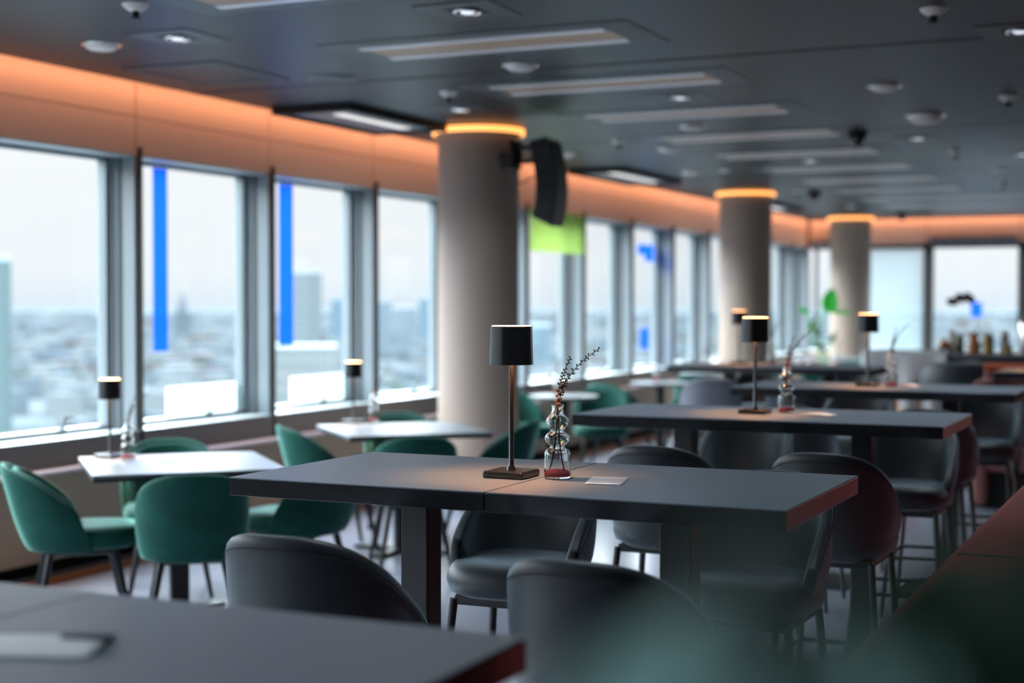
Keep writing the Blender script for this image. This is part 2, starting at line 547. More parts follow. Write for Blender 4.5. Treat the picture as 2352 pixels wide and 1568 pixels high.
# windows of the window wall
XG = XW - 0.24   # glass plane
def window_frame(a, b):
    m = MB()
    m.span(XG - 0.02, XG + 0.05, a, b, 2.32, 2.375)       # head
    m.span(XG - 0.02, XG + 0.05, a, b, 0.735, 0.79)       # bottom rail
    for y in (a, b - 0.05):
        m.span(XG - 0.02, XG + 0.05, y, y + 0.05, 0.735, 2.375)
    return m
first = None
for idx, k in enumerate(KS):
    a, b = Y0 + BAY * k, min(Y0 + BAY * (k + 1), YF - 0.02)
    root = bpy.data.objects.new('window_%d' % (idx + 1), None)
    COL.objects.link(root)
    root.location = (XW, a, 0)
    struct(root)
    if first is None or b - a < BAY - 0.01:
        L = b - a
        gx = XG - XW
        m = MB()
        m.span(gx - 0.02, gx + 0.05, 0.0, L - 0.03, 2.345, 2.38).span(gx - 0.02, gx + 0.05, 0.0, L - 0.03, 0.735, 0.765)
        m.span(gx - 0.02, gx + 0.03, 0.03, 0.05, 0.735, 2.375).span(gx - 0.02, gx + 0.05, L - 0.08, L - 0.03, 0.735, 2.375)
        parts = [m.build('frame', M_alu, root, bevel=0.003, seg=1)]
        parts.append(MB().span(gx - 0.28, 0.0, 0.0, L, 0.715, 0.737).build('sill', M_sill, root, bevel=0.003))
        f = MB()
        f.span(gx + 0.05, gx + 0.075, L - 0.05, L + 0.03, 0.737, 2.375)
        f.span(gx + 0.083, gx + 0.105, L - 0.04, L + 0.03, 0.737, 2.375)
        f.span(gx + 0.135, gx + 0.225, L - 0.032, L + 0.025, 0.737, 2.375)
        f.span(gx - 0.02, gx + 0.05, L - 0.03, L + 0.03, 0.737, 2.375)
        parts.append(f.build('mullion', M_alu, root, bevel=0.004))
        f = MB()
        f.span(gx + 0.05, gx + 0.135, L - 0.028, L + 0.02, 0.737, 2.375)
        parts.append(f.build('gasket', M_alud, root))
        parts.append(MB().span(gx + 0.225, 0.012, L - 0.010, L + 0.010, 0.585, 2.42).build('post', M_post, root, bevel=0.002))
        parts.append(MB().span(gx, gx + 0.006, 0.04, L - 0.06, 0.755, 2.36).build('pane', M_pane, root))
        h = MB().rod((gx + 0.05, 0.90, 0.765), (gx + 0.09, 0.90, 0.765), 0.014).rod((gx + 0.085, 0.90, 0.765), (gx + 0.085, 0.90, 0.84), 0.009)
        h.rod((gx + 0.085, 0.90, 0.838), (gx + 0.085, 0.985, 0.842), 0.009)
        parts.append(h.build('handle', M_handle, root, smooth=True))
        if first is None:
            first = parts
    else:
        for p in first:
            c = p.copy()
            COL.objects.link(c)
            c.parent = root
# solid pier before the first bay
struct(MB().span(XW - 0.3, XW, -5.4, Y0 + BAY * KS[0], 0, 3.12).build('wall_front_left', M_plinth))
# far wall
w = MB()
w.span(XW - 0.3, 6.1, YF + 0.005, YF + 0.30, 0.0, 0.74).span(XW - 0.3, 6.1, YF + 0.02, YF + 0.30, 2.40, 3.12)
struct(w.build('wall_back', M_greyband))
w = MB()
FX = [-5.79, -5.39, -3.99, -2.59, -1.19, 0.21, 1.61, 3.01, 4.41, 5.81]
for a, b in zip(FX, FX[1:]):
    w.span(a + 0.006, b - 0.006, YF, YF + 0.03, 2.40, 3.10)
struct(w.build('trim_10', M_upper, bevel=0.0015, seg=1))
struct(MB().span(XW, 6, YF - 0.10, YF + 0.01, 0.10, 0.74).build('trim_11', M_wood))
n0 = len(KS)
for i, (a, b) in enumerate(zip(FX, FX[1:])):
    root = bpy.data.objects.new('window_%d' % (n0 + i + 1), None)
    COL.objects.link(root)
    root.location = (a, YF, 0)
    struct(root)
    L = b - a
    m = MB()
    m.span(0.03, L - 0.03, 0.20, 0.26, 2.34, 2.40).span(0.03, L - 0.03, 0.20, 0.26, 0.74, 0.79)
    m.span(0.03, 0.08, 0.20, 0.26, 0.74, 2.40).span(L - 0.08, L - 0.03, 0.20, 0.26, 0.74, 2.40)
    m.build('frame', M_alud, root)
    MB().span(0, L, -0.10, 0.30, 0.74, 0.76).build('sill', M_sill, root)
    MB().span(L - 0.03, L + 0.03, 0.0, 0.26, 0.76, 2.45).build('mullion', M_post, root)
    MB().span(0.06, L - 0.06, 0.225, 0.231, 0.77, 2.36).build('pane', M_pane, root)
# wall behind the camera
struct(MB().span(XW - 0.3, 6.1, -5.4, -5.3, 0, 3.12).build('wall_front', M_plinth))

# ------------------------------------------------------------------ columns
def column(y, i, label):
    x = -4.94
    t = thing('round_column', label, 'column', (x, y, 0), 0, 'round columns along the window wall')
    MB().lathe([(0.0, 0), (0.30, 0), (0.30, 2.73), (0.0, 2.73)], n=72).build('shaft', M_column, t, smooth=True, angle=40)
    MB().lathe([(0.308, 0), (0.308, 0.08), (0.30, 0.08)], n=60).build('base_ring', M_plinth, t, smooth=True, angle=40)
    MB().lathe([(0.325, 2.732), (0.342, 2.732), (0.342, 2.772), (0.325, 2.772)], n=72, close=True).build('light_ring', M_ring, t, smooth=True, angle=40)
    MB().lathe([(0.0, 2.73), (0.322, 2.73), (0.322, 2.779), (0, 2.779)], n=60).build('collar', M_dark, t, smooth=True, angle=40)
    return t
column(10.03, 0, 'thick taupe round column nearest the camera with amber light ring on top')
column(17.05, 1, 'middle taupe round column by the windows with amber light ring')
column(22.65, 2, 'farthest taupe round column near the far wall behind a green plant')

# ------------------------------------------------------------------ speaker on the first column
spk = thing('line_array_speaker', 'curved black line array speaker hanging beside the nearest column', 'speaker', (-4.29, 9.72, 0))
cs = []
for i in range(13):
    t = i / 12
    ang = R(-12 + 38 * t)
    cs.append((t, ang))
pts = []
x, z = 0.02, 2.62
for i, (t, ang) in enumerate(cs):
    pts.append((x, z, ang))
    if i < 12:
        x += 0.0475 * math.sin(R(8) - ang) * 1.0
        z -= 0.0475 * math.cos(ang)
# body: rings in the X-Z plane, seen from the side as a banana
rings = []
for (px, pz, ang) in pts:
    c, s = math.cos(R(0) + ang), math.sin(ang)
    hw, hd = 0.083, 0.11
    ring = []
    for (u, v) in ((-hw, -hd), (-hw * 0.9, hd), (hw * 0.9, hd), (hw, -hd)):
        ring.append((px + u * c, v, pz - u * s))
    rings.append(ring)
MB().loops(rings).build('cabinet', M_speaker, spk, bevel=0.006)
gm = MB()
for i in range(0, 12, 2):
    (px, pz, ang), (qx, qz, qa) = pts[i], pts[i + 1]
    gm.box(((px + qx) / 2, -0.112, (pz + qz) / 2), (0.14, 0.006, 0.085), rot=Euler((0, (ang + qa) / 2, 0)))
gm.build('grille', M_black2, spk)
bk = MB().box((-0.15, 0.06, 2.60), (0.20, 0.05, 0.035)).box((-0.15, 0.06, 2.50), (0.20, 0.05, 0.03)).box((-0.235, 0.06, 2.55), (0.03, 0.16, 0.20))
bk.rod((-0.08, 0.03, 2.48), (-0.08, 0.03, 2.63), 0.02)
bk.rod((-0.20, 0.06, 2.55), (-0.388, 0.154, 2.55), 0.03)
bk.rod((-0.20, 0.06, 2.49), (-0.390, 0.155, 2.49), 0.015)
bk.build('bracket', M_black2, spk, bevel=0.003)
MB().tube([(-0.25, 0.10, 2.36), (-0.17, 0.05, 2.35), (-0.08, 0.0, 2.38), (0.0, 0.02, 2.38)], 0.006).build('cable', M_black2, spk, smooth=True)

# ------------------------------------------------------------------ ceiling luminaires
def linear(y, x0, x1, label):
    t = thing('ceiling_luminaire', label, 'ceiling light', ((x0 + x1) / 2, y, ZC), 0, 'long recessed ceiling luminaires')
    hx = (x1 - x0) / 2
    hy = 0.185
    b = MB()
    b.span(-hx - 0.16, hx + 0.16, -hy - 0.13, -hy, -0.004, 0.002).span(-hx - 0.16, hx + 0.16, hy, hy + 0.13, -0.004, 0.002)
    b.span(-hx - 0.16, -hx, -hy, hy, -0.004, 0.002).span(hx, hx + 0.16, -hy, hy, -0.004, 0.002)
    b.build('frame', M_plate, t)
    MB().span(-hx, hx, -hy + 0.055, hy - 0.055, -0.004, 0.0).build('inlay', M_louvin, t)
    for s in (-1, 1):
        MB().span(-hx, hx, s * hy, s * (hy - 0.055), -0.012, 0.0).build('louvre', M_louv, t)
    return t
rows = ['first', 'second', 'third', 'fourth', 'fifth', 'sixth', 'seventh', 'eighth']
for i in range(9):
    y = 5.24 + 1.507 * i
    lab = ('long recessed ceiling luminaire cut by the top edge of the photo' if i == 0 else
           'long recessed ceiling luminaire with pale strips and brown inlay, %s whole one from the camera' % rows[i - 1])
    linear(y, -3.91, -2.59, lab)
linear(18.75, -3.95, -0.4, 'very long pale ceiling strip light, nearest of the three far ones')
linear(20.25, -3.95, -0.4, 'very long pale ceiling strip light, middle of the three far ones')
linear(21.75, -3.6, -0.4, 'very long pale ceiling strip light, closest to the far wall')

def cassette(y0, y1, label):
    t = thing('ceiling_cassette', label, 'air conditioner', (-5.33, (y0 + y1) / 2, ZC), 0, 'black framed ceiling cassettes along the window wall')
    h = (y1 - y0) / 2
    b = MB()
    b.span(-0.30, -0.25, -h, h, -0.05, 0).span(0.25, 0.30, -h, h, -0.05, 0).span(-0.25, 0.25, -h, -h + 0.05, -0.05, 0).span(-0.25, 0.25, h - 0.05, h, -0.05, 0)
    b.build('frame', M_black2, t, bevel=0.004)
    MB().span(-0.25, 0.25, -h + 0.05, h - 0.05, -0.03, -0.005).build('panel', M_casgrey, t)
    MB().span(0.02, 0.10, -h + 0.25, h - 0.18, -0.038, -0.03).build('light_slot', M_slot, t)
    return t
cassette(8.35, 9.70, 'black framed ceiling cassette with light slot above the nearest windows')
cassette(13.35, 15.0, 'black framed ceiling cassette right of the nearest column')
cassette(18.6, 20.1, 'small looking black framed ceiling cassette farthest along the windows')
# flush inspection hatch
h = thing('ceiling_hatch', 'flush dark square inspection hatch in ceiling near the orange band', 'ceiling hatch', (-5.13, 6.98, ZC), 0)
MB().span(-0.26, 0.26, -0.30, 0.30, -0.003, 0.0).build('door', M_ceiling, h)
f = MB()
f.span(-0.31, -0.262, -0.35, 0.35, -0.006, 0).span(0.262, 0.31, -0.35, 0.35, -0.006, 0).span(-0.262, 0.262, -0.35, -0.302, -0.006, 0).span(-0.262, 0.262, 0.302, 0.35, -0.006, 0)
f.build('frame', M_plate, h)

def square_light(lit=True):
    t = thing('square_downlight', '', 'ceiling light', (0, 0, ZC))
    b = MB()
    for s in (-1, 1):
        b.span(s * 0.08, s * 0.18, -0.18, 0.18, -0.004, 0)
        b.span(-0.08, 0.08, s * 0.08, s * 0.18, -0.004, 0)
    b.build('plate', M_plate, t)
    MB().span(-0.08, 0.08, -0.08, 0.08, -0.003, 0.0).build('recess', M_black2, t)
    MB().lathe([(0.055, -0.014), (0.062, -0.014), (0.066, -0.003), (0.05, -0.003)], n=24, close=True).build('rim', M_chrome, t, smooth=True)
    MB().ball((0, 0, -0.004), 0.034, (1, 1, 0.4)).build('lens', M_spot if lit else M_chrome, t, smooth=True)
    b_ = downlight_or_fill('bulb')
    b_.parent = t
    b_.location = (0, 0, -0.022)
    return t
sq = square_light(True)
sqs = [(-4.55, 5.95, 'square recessed downlight at top left above the nearest windows'),
       (-2.98, 5.94, 'square recessed downlight at the top edge, left of centre'),
       (-4.53, 8.92, 'square recessed downlight just left of the nearest column top'),
       (-3.02, 8.97, 'square recessed downlight behind the second luminaire'),
       (-0.84, 7.45, 'square recessed downlight at the top right edge of the photo'),
       (-2.09, 11.96, 'small dark downlight right of the black dome camera'),
       (-3.30, 13.44, 'small dark downlight between the fifth and sixth luminaires'),
       (-1.50, 13.60, 'small dark downlight at the right edge over the far tables')]
for i, (x, y, lab) in enumerate(sqs):
    o = sq if i == 0 else dup(sq, (x, y, ZC))
    o.location = (x, y, ZC)
    tag(o, lab, 'ceiling light', 'square ceiling downlights')
def disc_proto():
    t = thing('round_ceiling_disc', '', 'smoke detector', (0, 0, ZC))
    MB().lathe([(0, -0.03), (0.055, -0.028), (0.075, -0.018), (0.085, 0)], n=28).build('cover', M_disc, t, smooth=True)
    MB().lathe([(0.086, -0.004), (0.1, -0.004), (0.1, 0), (0.086, 0)], n=28, close=True).build('rim', M_chrome, t, smooth=True)
    return t
dp = disc_proto()
discs = [(-5.03, 5.97, 'round white ceiling disc at top left below the sprinkler'),
         (-3.41, 7.44, 'shiny round ceiling disc between the first and second luminaires'),
         (-3.44, 10.52, 'small round ceiling disc right of the third luminaire start'),
         (-4.13, 11.97, 'small round ceiling disc right of the hanging speaker'),
         (-1.78, 9.05, 'bright round ceiling disc in the upper right quarter'),
         (-1.86, 15.0, 'small bright round ceiling disc near the right edge'),
         (-5.07, 11.99, 'pale ceiling disc right behind the hanging speaker'),
         (-4.66, 14.15, 'pale ceiling disc behind the second cassette'),
         (-1.80, 10.58, 'largest white domed ceiling disc in the upper right')]
for i, (x, y, lab) in enumerate(discs):
    o = dp if i == 0 else dup(dp, (x, y, ZC))
    o.location = (x, y, ZC)
    if i == 8:
        o.scale = (1.35, 1.35, 1.8)
    tag(o, lab, 'smoke detector', 'round ceiling discs')
rs = thing('ceiling_speaker_ring', 'dark round ceiling speaker with thin grey rim near the orange band', 'ceiling speaker', (-4.573, 7.40, ZC))
MB().lathe([(0.12, -0.006), (0.14, -0.006), (0.14, 0), (0.12, 0)], n=36, close=True).build('rim', M_casgrey, rs, smooth=True)
MB().lathe([(0, -0.003), (0.12, -0.003), (0.12, 0)], n=36).build('grille', M_plate, rs, smooth=True)
def sprinkler_proto():
    t = thing('sprinkler', '', 'sprinkler', (0, 0, ZC))
    MB().lathe([(0.015, -0.03), (0.03, -0.028), (0.052, -0.012), (0.06, 0)], n=24).build('rosette', M_disc, t, smooth=True)
    MB().rod((0, 0, -0.015), (0, 0, -0.055), 0.012).rod((0, 0, -0.055), (0, 0, -0.06), 0.022).rod((-0.015, 0, -0.03), (-0.012, 0, -0.056), 0.003).rod((0.015, 0, -0.03), (0.012, 0, -0.056), 0.003).build('nozzle', M_black2, t)
    return t
spn = sprinkler_proto()
sps = [(-4.22, 5.23, 'sprinkler at the top left edge of the photo'),
       (-4.24, 8.20, 'sprinkler left of the nearest column, above the cassette'),
       (-1.12, 6.76, 'sprinkler at the top right corner of the ceiling'),
       (-1.17, 9.82, 'sprinkler at the right edge behind the dark ceiling seam'),
       (-4.28, 11.2, 'sprinkler above the hanging speaker, right of it'),
       (-4.29, 14.1, 'sprinkler just before the middle column'),
       (-1.99, 13.18, 'small sprinkler right of the sixth luminaire'),
       (-4.33, 17.1, 'small sprinkler beside the middle column top'),
       (-4.38, 20.1, 'tiny sprinkler near the farthest column'),
       (-2.05, 16.86, 'small sprinkler close to the right edge over the counter')]
for i, (x, y, lab) in enumerate(sps):
    o = spn if i == 0 else dup(spn, (x, y, ZC))
    o.location = (x, y, ZC)
    tag(o, lab, 'sprinkler', 'ceiling sprinklers')
dm = thing('dome_camera', '', 'security camera', (0, 0, ZC))
MB().lathe([(0, -0.115), (0.03, -0.108), (0.055, -0.08), (0.062, -0.04), (0.06, -0.03)], n=24).build('dome', M_lampblack, dm, smooth=True)
MB().lathe([(0.062, -0.03), (0.075, -0.03), (0.08, 0), (0.062, 0)], n=24, close=True).build('housing', M_black2, dm, smooth=True)
for i, (x, y, lab) in enumerate([(-2.44, 11.38, 'black dome camera under the ceiling in the upper right, the nearest one'),
                                 (-4.19, 17.27, 'black dome camera just right of the middle column top'),
                                 (-4.05, 21.9, 'black dome camera in front of the far orange band')]):
    o = dm if i == 0 else dup(dm, (x, y, ZC))
    o.location = (x, y, ZC)
    tag(o, lab, 'security camera', 'black dome cameras')

# ------------------------------------------------------------------ tables
TH = 1.058   # high tables
def high_table(loc, label, group):
    t = thing('high_table', label, 'table', (loc[0], loc[1], 0), 0, group)
    return t
TS = 0.357
ht = high_table((-1.898, 3.505), '', '')
MB().box((0, 0, TH - 0.0015), (TS * 2, TS * 2, 0.003)).build('tabletop', M_table, ht)
MB().box((0, 0, TH - 0.0245), (TS * 2 + 0.0006, TS * 2 + 0.0006, 0.043)).build('edge_band', M_edge, ht, bevel=0.0015)
MB().box((0, 0, 0.52), (0.08, 0.08, 1.0)).build('post', M_black, ht, bevel=0.004)
MB().box((0, 0, 0.006), (0.46, 0.46, 0.012)).build('base_plate', M_black, ht, bevel=0.003)
MB().box((0, 0, TH - 0.05), (0.26, 0.26, 0.008)).build('mounting_plate', M_black, ht)
XL, XR = -1.895, -1.176
tabs = [(XL, 3.505, 'black high table under the sharp lamp, left half of the pair'),
        (XR, 3.505, 'black high table with the glass vase and silver card, right half of the pair'),
        (XL, 1.45, 'blurred foreground black high table at the bottom left corner'),
        (XR, 1.45, 'blurred foreground black high table with dark red end at the bottom centre'),
        (XL - 0.05, 5.87, 'left black high table of the second row behind the sharp vase'),
        (XR - 0.05, 5.87, 'right black high table of the second row with red lit end'),
        (XL - 0.05, 8.03, 'left black high table of the third row with lamp by the seam'),
        (XR - 0.05, 8.03, 'right black high table of the third row reaching the right edge'),
        (-3.12, 10.40, 'left black high table of the fourth row by the middle column'),
        (-2.40, 10.40, 'right black high table of the fourth row left of the far column'),
        (-0.92, 10.42, 'high table with a lamp at the right edge in front of a red booth')]
for i, (x, y, lab) in enumerate(tabs):
    o = ht if i == 0 else dup(ht, (x, y, 0))
    o.location = (x, y, 0)
    tag(o, lab, 'table', 'square black high tables in pairs')

TW = 0.74
wt = thing('white_table', '', 'table')
MB().box((0, 0, TW - 0.008), (0.86, 0.86, 0.016)).build('tabletop', M_white, wt, bevel=0.003)
MB().box((0, 0, TW - 0.024), (0.855, 0.855, 0.016)).build('underside', M_black, wt, bevel=0.002)
MB().box((0, 0, 0.36), (0.085, 0.085, 0.70)).build('post', M_black, wt, bevel=0.004)
b = MB().box((0, 0, 0.012), (0.62, 0.08, 0.024), rz=PI / 4).box((0, 0, 0.0125), (0.62, 0.08, 0.025), rz=-PI / 4)
b.build('cross_base', M_black, wt, bevel=0.003)
C1, C2 = (-4.44, 5.80), (-4.43, 7.95)
for i, (x, y, lab) in enumerate([(*C1, 'white square table at the left, nearest of the window tables'),
                                 (*C2, 'white square table in front of the nearest column')]):
    o = wt if i == 0 else dup(wt, (x, y, 0))
    o.location = (x, y, 0)
    o.rotation_euler = (0, 0, PI / 4)
    tag(o, lab, 'table', 'white square tables along the windows')
rt = thing('round_table', '', 'table')
MB().lathe([(0, TW - 0.028), (0.27, TW - 0.028), (0.285, TW - 0.014), (0.285, TW), (0, TW)], n=48).build('tabletop', M_white, rt, smooth=True, angle=35)
MB().rod((0, 0, 0.02), (0, 0, TW - 0.03), 0.04, n=20).build('post', M_black, rt, smooth=True, angle=35)
MB().lathe([(0, 0.0), (0.22, 0.0), (0.21, 0.015), (0.05, 0.03), (0, 0.03)], n=36).build('base', M_black, rt, smooth=True, angle=35)
R1, R2, R3, R5 = (-4.81, 11.34), (-4.77, 13.60), (-4.97, 15.70), (-3.50, 16.7)
for i, (x, y, lab) in enumerate([(*R1, 'small round white table just right of the nearest column'),
                                 (*R2, 'small round white table second right of the nearest column'),
                                 (*R3, 'small round white table left of the middle column'),
                                 (*R5, 'small round white table in front of the farthest column')]):
    o = rt if i == 0 else dup(rt, (x, y, 0))
    o.location = (x, y, 0)
    tag(o, lab, 'table', 'small round white tables')
ft = thing('far_table', 'dark grey rectangular table with green chairs between the far columns', 'table', (-3.95, 18.3, 0))
MB().box((0, 0, TW - 0.02), (1.1, 0.7, 0.04)).build('tabletop', M_greyshell, ft, bevel=0.003)
for sx in (-1, 1):
    for sy in (-1, 1):
        MB().box((sx * 0.5, sy * 0.3, 0.35), (0.05, 0.05, 0.7)).build('leg', M_black, ft)
ft2 = dup(ft, (-4.75, 20.7, 0), 0, 'pale grey table under the window beside the bright green plant')

# ------------------------------------------------------------------ chairs
def path_pt(s, w, d, arm, turn=0.8):
    """plan of a chair shell: s in -1..1 runs from left arm round the back to right arm"""
    a = abs(s)
    sg = 1 if s >= 0 else -1
    if a <= turn:
        f = a / turn * PI / 2
        # slightly squarish back
        e = 0.90
        x = w * math.copysign(abs(math.sin(f)) ** e, 1)
        y = -d * abs(math.cos(f)) ** e
    else:
        x = w
        y = arm * (a - turn) / (1 - turn)
    return sg * x, y
def shell(m, w, d, arm, zb, top, th, lean, taper, ns=40, rim=1.0, inset=0.0, smax=1.0):
    """closed, thick, curved chair back; top(s) = height of the rim"""
    fr = [0.0, 0.12, 0.35, 0.6, 0.82, 0.95]
    rings = []
    for i in range(ns + 1):
        s = smax * (-1 + 2 * i / ns)
        x, y = path_pt(s, w, d, arm)
        x2, y2 = path_pt(min(1, s + 0.01), w, d, arm)
        x1, y1 = path_pt(max(-1, s - 0.01), w, d, arm)
        tx, ty = x2 - x1, y2 - y1
        l = math.hypot(tx, ty) or 1
        nx, ny = ty / l, -tx / l        # outward
        zt = top(s)
        H = zt - zb
        def pos(f, off):
            z = zb + H * f
            k = (z - zb)
            # taper at the bottom, leaning with height
            tp = 1 - taper * (1 - min(1, k / 0.16)) ** 2
            px = (x * tp + nx * off)
            py = (y * tp + ny * off) - lean * k
            return (px, py, z)
        r = [pos(f, 0) for f in fr]
        r.append(pos(1.0, -th * 0.25))
        r.append(pos(1.0, -th * 0.75))
        r += [pos(f, -th) for f in reversed(fr)]
        rings.append(r)
    m.loops(rings)
    return m
# --- charcoal bar stool
def stool_top(s):
    a = abs(s)
    return 0.745 + 0.265 * max(0.0, 1 - a ** 2.3) ** 0.75
stl = thing('bar_stool', '', 'bar stool')
SW, SD, SA = 0.208, 0.215, 0.12
shell(MB(), SW, SD, SA, 0.635, stool_top, 0.036, 0.10, 0.22).build('backrest', M_leather, stl, smooth=True, subsurf=1)
# seam line along the rim on the outside
pts = []
for i in range(61):
    s = -0.94 + 1.88 * i / 60
    x, y = path_pt(s, SW + 0.0012, SD + 0.0012, SA)
    z = stool_top(s) - 0.030
    pts.append((x, y - 0.10 * (z - 0.635), z))
MB().tube(pts, 0.0013, 5).build('seam', M_seam, stl)
def cushion(m, w, d, z0, z1, cy=0.0, e=2.8, n=40):
    prof = [(0.0, z0), (0.80, z0), (0.96, z0 + (z1 - z0) * 0.15), (1.0, z0 + (z1 - z0) * 0.45), (0.985, z0 + (z1 - z0) * 0.72), (0.90, z0 + (z1 - z0) * 0.93), (0.6, z1), (0.25, z1 - 0.003), (0.0, z1 - 0.003)]
    rings = []
    for q, z in prof[1:-1]:
        r = []
        for i in range(n):
            a = 2 * PI * i / n
            c, s = math.cos(a), math.sin(a)
            x = w * q * math.copysign(abs(c) ** (2 / e), c)
            y = d * q * math.copysign(abs(s) ** (2 / e), s)
            r.append((x, y + cy, z))
        rings.append(r)
    m.loops(rings)
    return m
cushion(MB(), 0.196, 0.215, 0.645, 0.745, 0.03).build('seat', M_leather, stl, smooth=True)
MB().box((0, 0.02, 0.632), (0.30, 0.30, 0.03)).build('seat_frame', M_black, stl, bevel=0.006)
for sx in (-1, 1):
    for sy in (-1, 1):
        MB().rod((sx * 0.15, 0.02 + sy * 0.145, 0.635), (sx * 0.20, 0.02 + sy * 0.20, 0.0), 0.0125, 0.0105, 12).build('leg', M_black, stl, smooth=True, angle=40)
fr_ = MB()
q = 0.178
for a, b_ in (((-q, 0.02 - q), (q, 0.02 - q)), ((q, 0.02 - q), (q, 0.02 + q)), ((q, 0.02 + q), (-q, 0.02 + q)), ((-q, 0.02 + q), (-q, 0.02 - q))):
    fr_.rod((*a, 0.29), (*b_, 0.29), 0.0085, n=10)
fr_.build('footrest', M_black, stl, smooth=True, angle=40)
stools = [
    (-1.80, 2.90, 0.02, 'charcoal bar stool in sharp focus at the near left of the main table'),
    (-1.10, 2.88, -0.03, 'charcoal bar stool in sharp focus at the near right, fading behind green leaves'),
    (-1.86, 4.08, PI + 0.03, 'charcoal bar stool facing us under the sharp lamp, seat showing'),
    (-1.16, 4.10, PI - 0.04, 'charcoal bar stool facing us under the right end of the main table'),
    (-1.76, 5.12, 0.03, 'charcoal bar stool whose arched back rises behind the silver card'),
    (-1.16, 5.12, -0.02, 'charcoal bar stool whose arched back rises behind the main table end'),
    (-1.88, 6.47, PI, 'charcoal bar stool facing us under the left of the second row'),
    (-1.17, 6.47, PI, 'charcoal bar stool facing us under the right end of the second row'),
    (-1.88, 7.38, 0.0, 'charcoal bar stool before the left of the third row'),
    (-1.21, 7.38, 0.0, 'charcoal bar stool before the right of the third row'),
    (-1.85, 8.67, PI, 'charcoal bar stool behind the left of the third row'),
    (-1.15, 8.67, PI, 'charcoal bar stool behind the right of the third row, near the right edge'),
    (-2.45, 9.72, 0.1, 'dark bar stool before the right of the fourth row'),
    (-2.45, 11.02, PI, 'dark bar stool behind the right of the fourth row'),
    (-3.10, 11.02, PI, 'dark bar stool behind the left of the fourth row'),
    (-0.95, 9.85, 0.0, 'dark arched bar stool before the red booth at the right edge'),
]
for i, (x, y, a, lab) in enumerate(stools):
    o = stl if i == 0 else dup(stl, (x, y, 0), a)
    o.location = (x, y, 0)
    o.rotation_euler = (0, 0, a)
    tag(o, lab, 'bar stool', 'charcoal bar stools at the high tables')
# one light grey stool
gs = dup(stl, (-3.05, 9.72, 0), 0.35, 'light grey bar stool with tall curved back before the fourth row', 'light grey bar stool')
for c in kids(gs):
    if c.name.startswith(('backrest', 'seat')) and not c.name.startswith('seat_frame'):
        c.data = c.data.copy()
        c.data.materials[0] = M_greyshell

# --- green velvet chair
def chair_top(s):
    a = abs(s)
    return 0.40 + 0.365 * max(0.0, 1 - a ** 2.3) ** 0.62
gc = thing('velvet_chair', '', 'chair')
shell(MB(), 0.250, 0.230, 0.08, 0.365, chair_top, 0.030, 0.26, 0.10).build('backrest', M_velvet, gc, smooth=True, subsurf=1)
shell(MB(), 0.217, 0.197, 0.07, 0.42, lambda s: 0.43 + 0.315 * max(0.0, 1 - abs(s) ** 2.3) ** 0.6, 0.026, 0.25, 0.05, smax=0.93).build('inner_pad', M_velvet, gc, smooth=True, subsurf=1)
cushion(MB(), 0.232, 0.245, 0.375, 0.475, 0.065).build('seat', M_velvet, gc, smooth=True)
MB().box((0, 0.03, 0.362), (0.30, 0.30, 0.03)).build('seat_frame', M_black, gc, bevel=0.006)
for sx in (-1, 1):
    for sy in (-1, 1):
        MB().rod((sx * 0.135, 0.03 + sy * 0.14, 0.37), (sx * 0.205, 0.03 + sy * 0.215, 0.0), 0.019, 0.011, 14).build('leg', M_black, gc, smooth=True, angle=40)
def facing(px, py, cx, cy, d=0.0):
    """chair's +Y towards the table centre"""
    return math.atan2(cy - py, cx - px) - PI / 2 + d
chairs = []
def seat_round(c, r, items):
    for ang, dr, rot, lab in items:
        a = R(ang)
        x, y = c[0] + (r + dr) * math.cos(a), c[1] + (r + dr) * math.sin(a)
        chairs.append((x, y, facing(x, y, c[0], c[1], R(rot)), lab))
def put(x, y, deg, lab):
    chairs.append((x, y, R(deg - 90), lab))
put(-4.78, 5.46, 45, 'green velvet chair at far left, seen from its side, nearest white table')
put(-4.13, 5.49, 128, 'green velvet chair with its back to us before the nearest white table')
put(-4.08, 6.31, 186, 'green velvet chair turned left behind the corner of the main table')
put(-4.92, 6.35, -52, 'green velvet chair beyond the nearest white table, against the wall')
put(-4.84, 7.80, 45, 'green velvet chair left of the white table by the column')
put(-4.12, 7.50, 128, 'green velvet chair with its back to us before the white table by the column')
put(-4.14, 8.56, 190, 'green velvet chair right of the white table by the column, behind the lamp pole')
put(-4.78, 8.60, -52, 'green velvet chair beyond the white table by the column, against the wall')
seat_round(R1, 0.56, [
    (-118, 0.10, 10, 'dark green velvet chair directly right of the nearest column'),
    (80, 0.04, 30, 'large looking green velvet chair with bright rim behind the sharp twigs'),
    (152, 0.0, 0, 'green velvet chair at the wall beside the first round white table')])
seat_round(R2, 0.56, [
    (-110, 0.0, 0, 'green velvet chair in front left of the second round white table'),
    (-45, 0.12, 0, 'green velvet chair in front right of the second round white table'),
    (60, 0.0, 0, 'dark green velvet chair behind the second round white table')])
seat_round(R3, 0.56, [
    (-80, 0.05, 0, 'green velvet chair in front of the third round white table'),
    (20, 0.05, 0, 'green velvet chair right of the third round white table')])
chairs += [(-3.5, 17.5, 0.1, 'green velvet chair before the dark grey table, right one'),
           (-4.1, 17.5, -0.1, 'green velvet chair before the dark grey table, left one'),
           (-3.35, 18.9, 2.6, 'green velvet chair with bright teal rim right of the dark grey table'),
           (-4.2, 19.2, PI, 'green velvet chair behind the dark grey table')]
for i, (x, y, a, lab) in enumerate(chairs):
    o = gc if i == 0 else dup(gc, (x, y, 0), a)
    o.location = (x, y, 0)
    o.rotation_euler = (0, 0, a)
    tag(o, lab, 'chair', 'green velvet chairs')

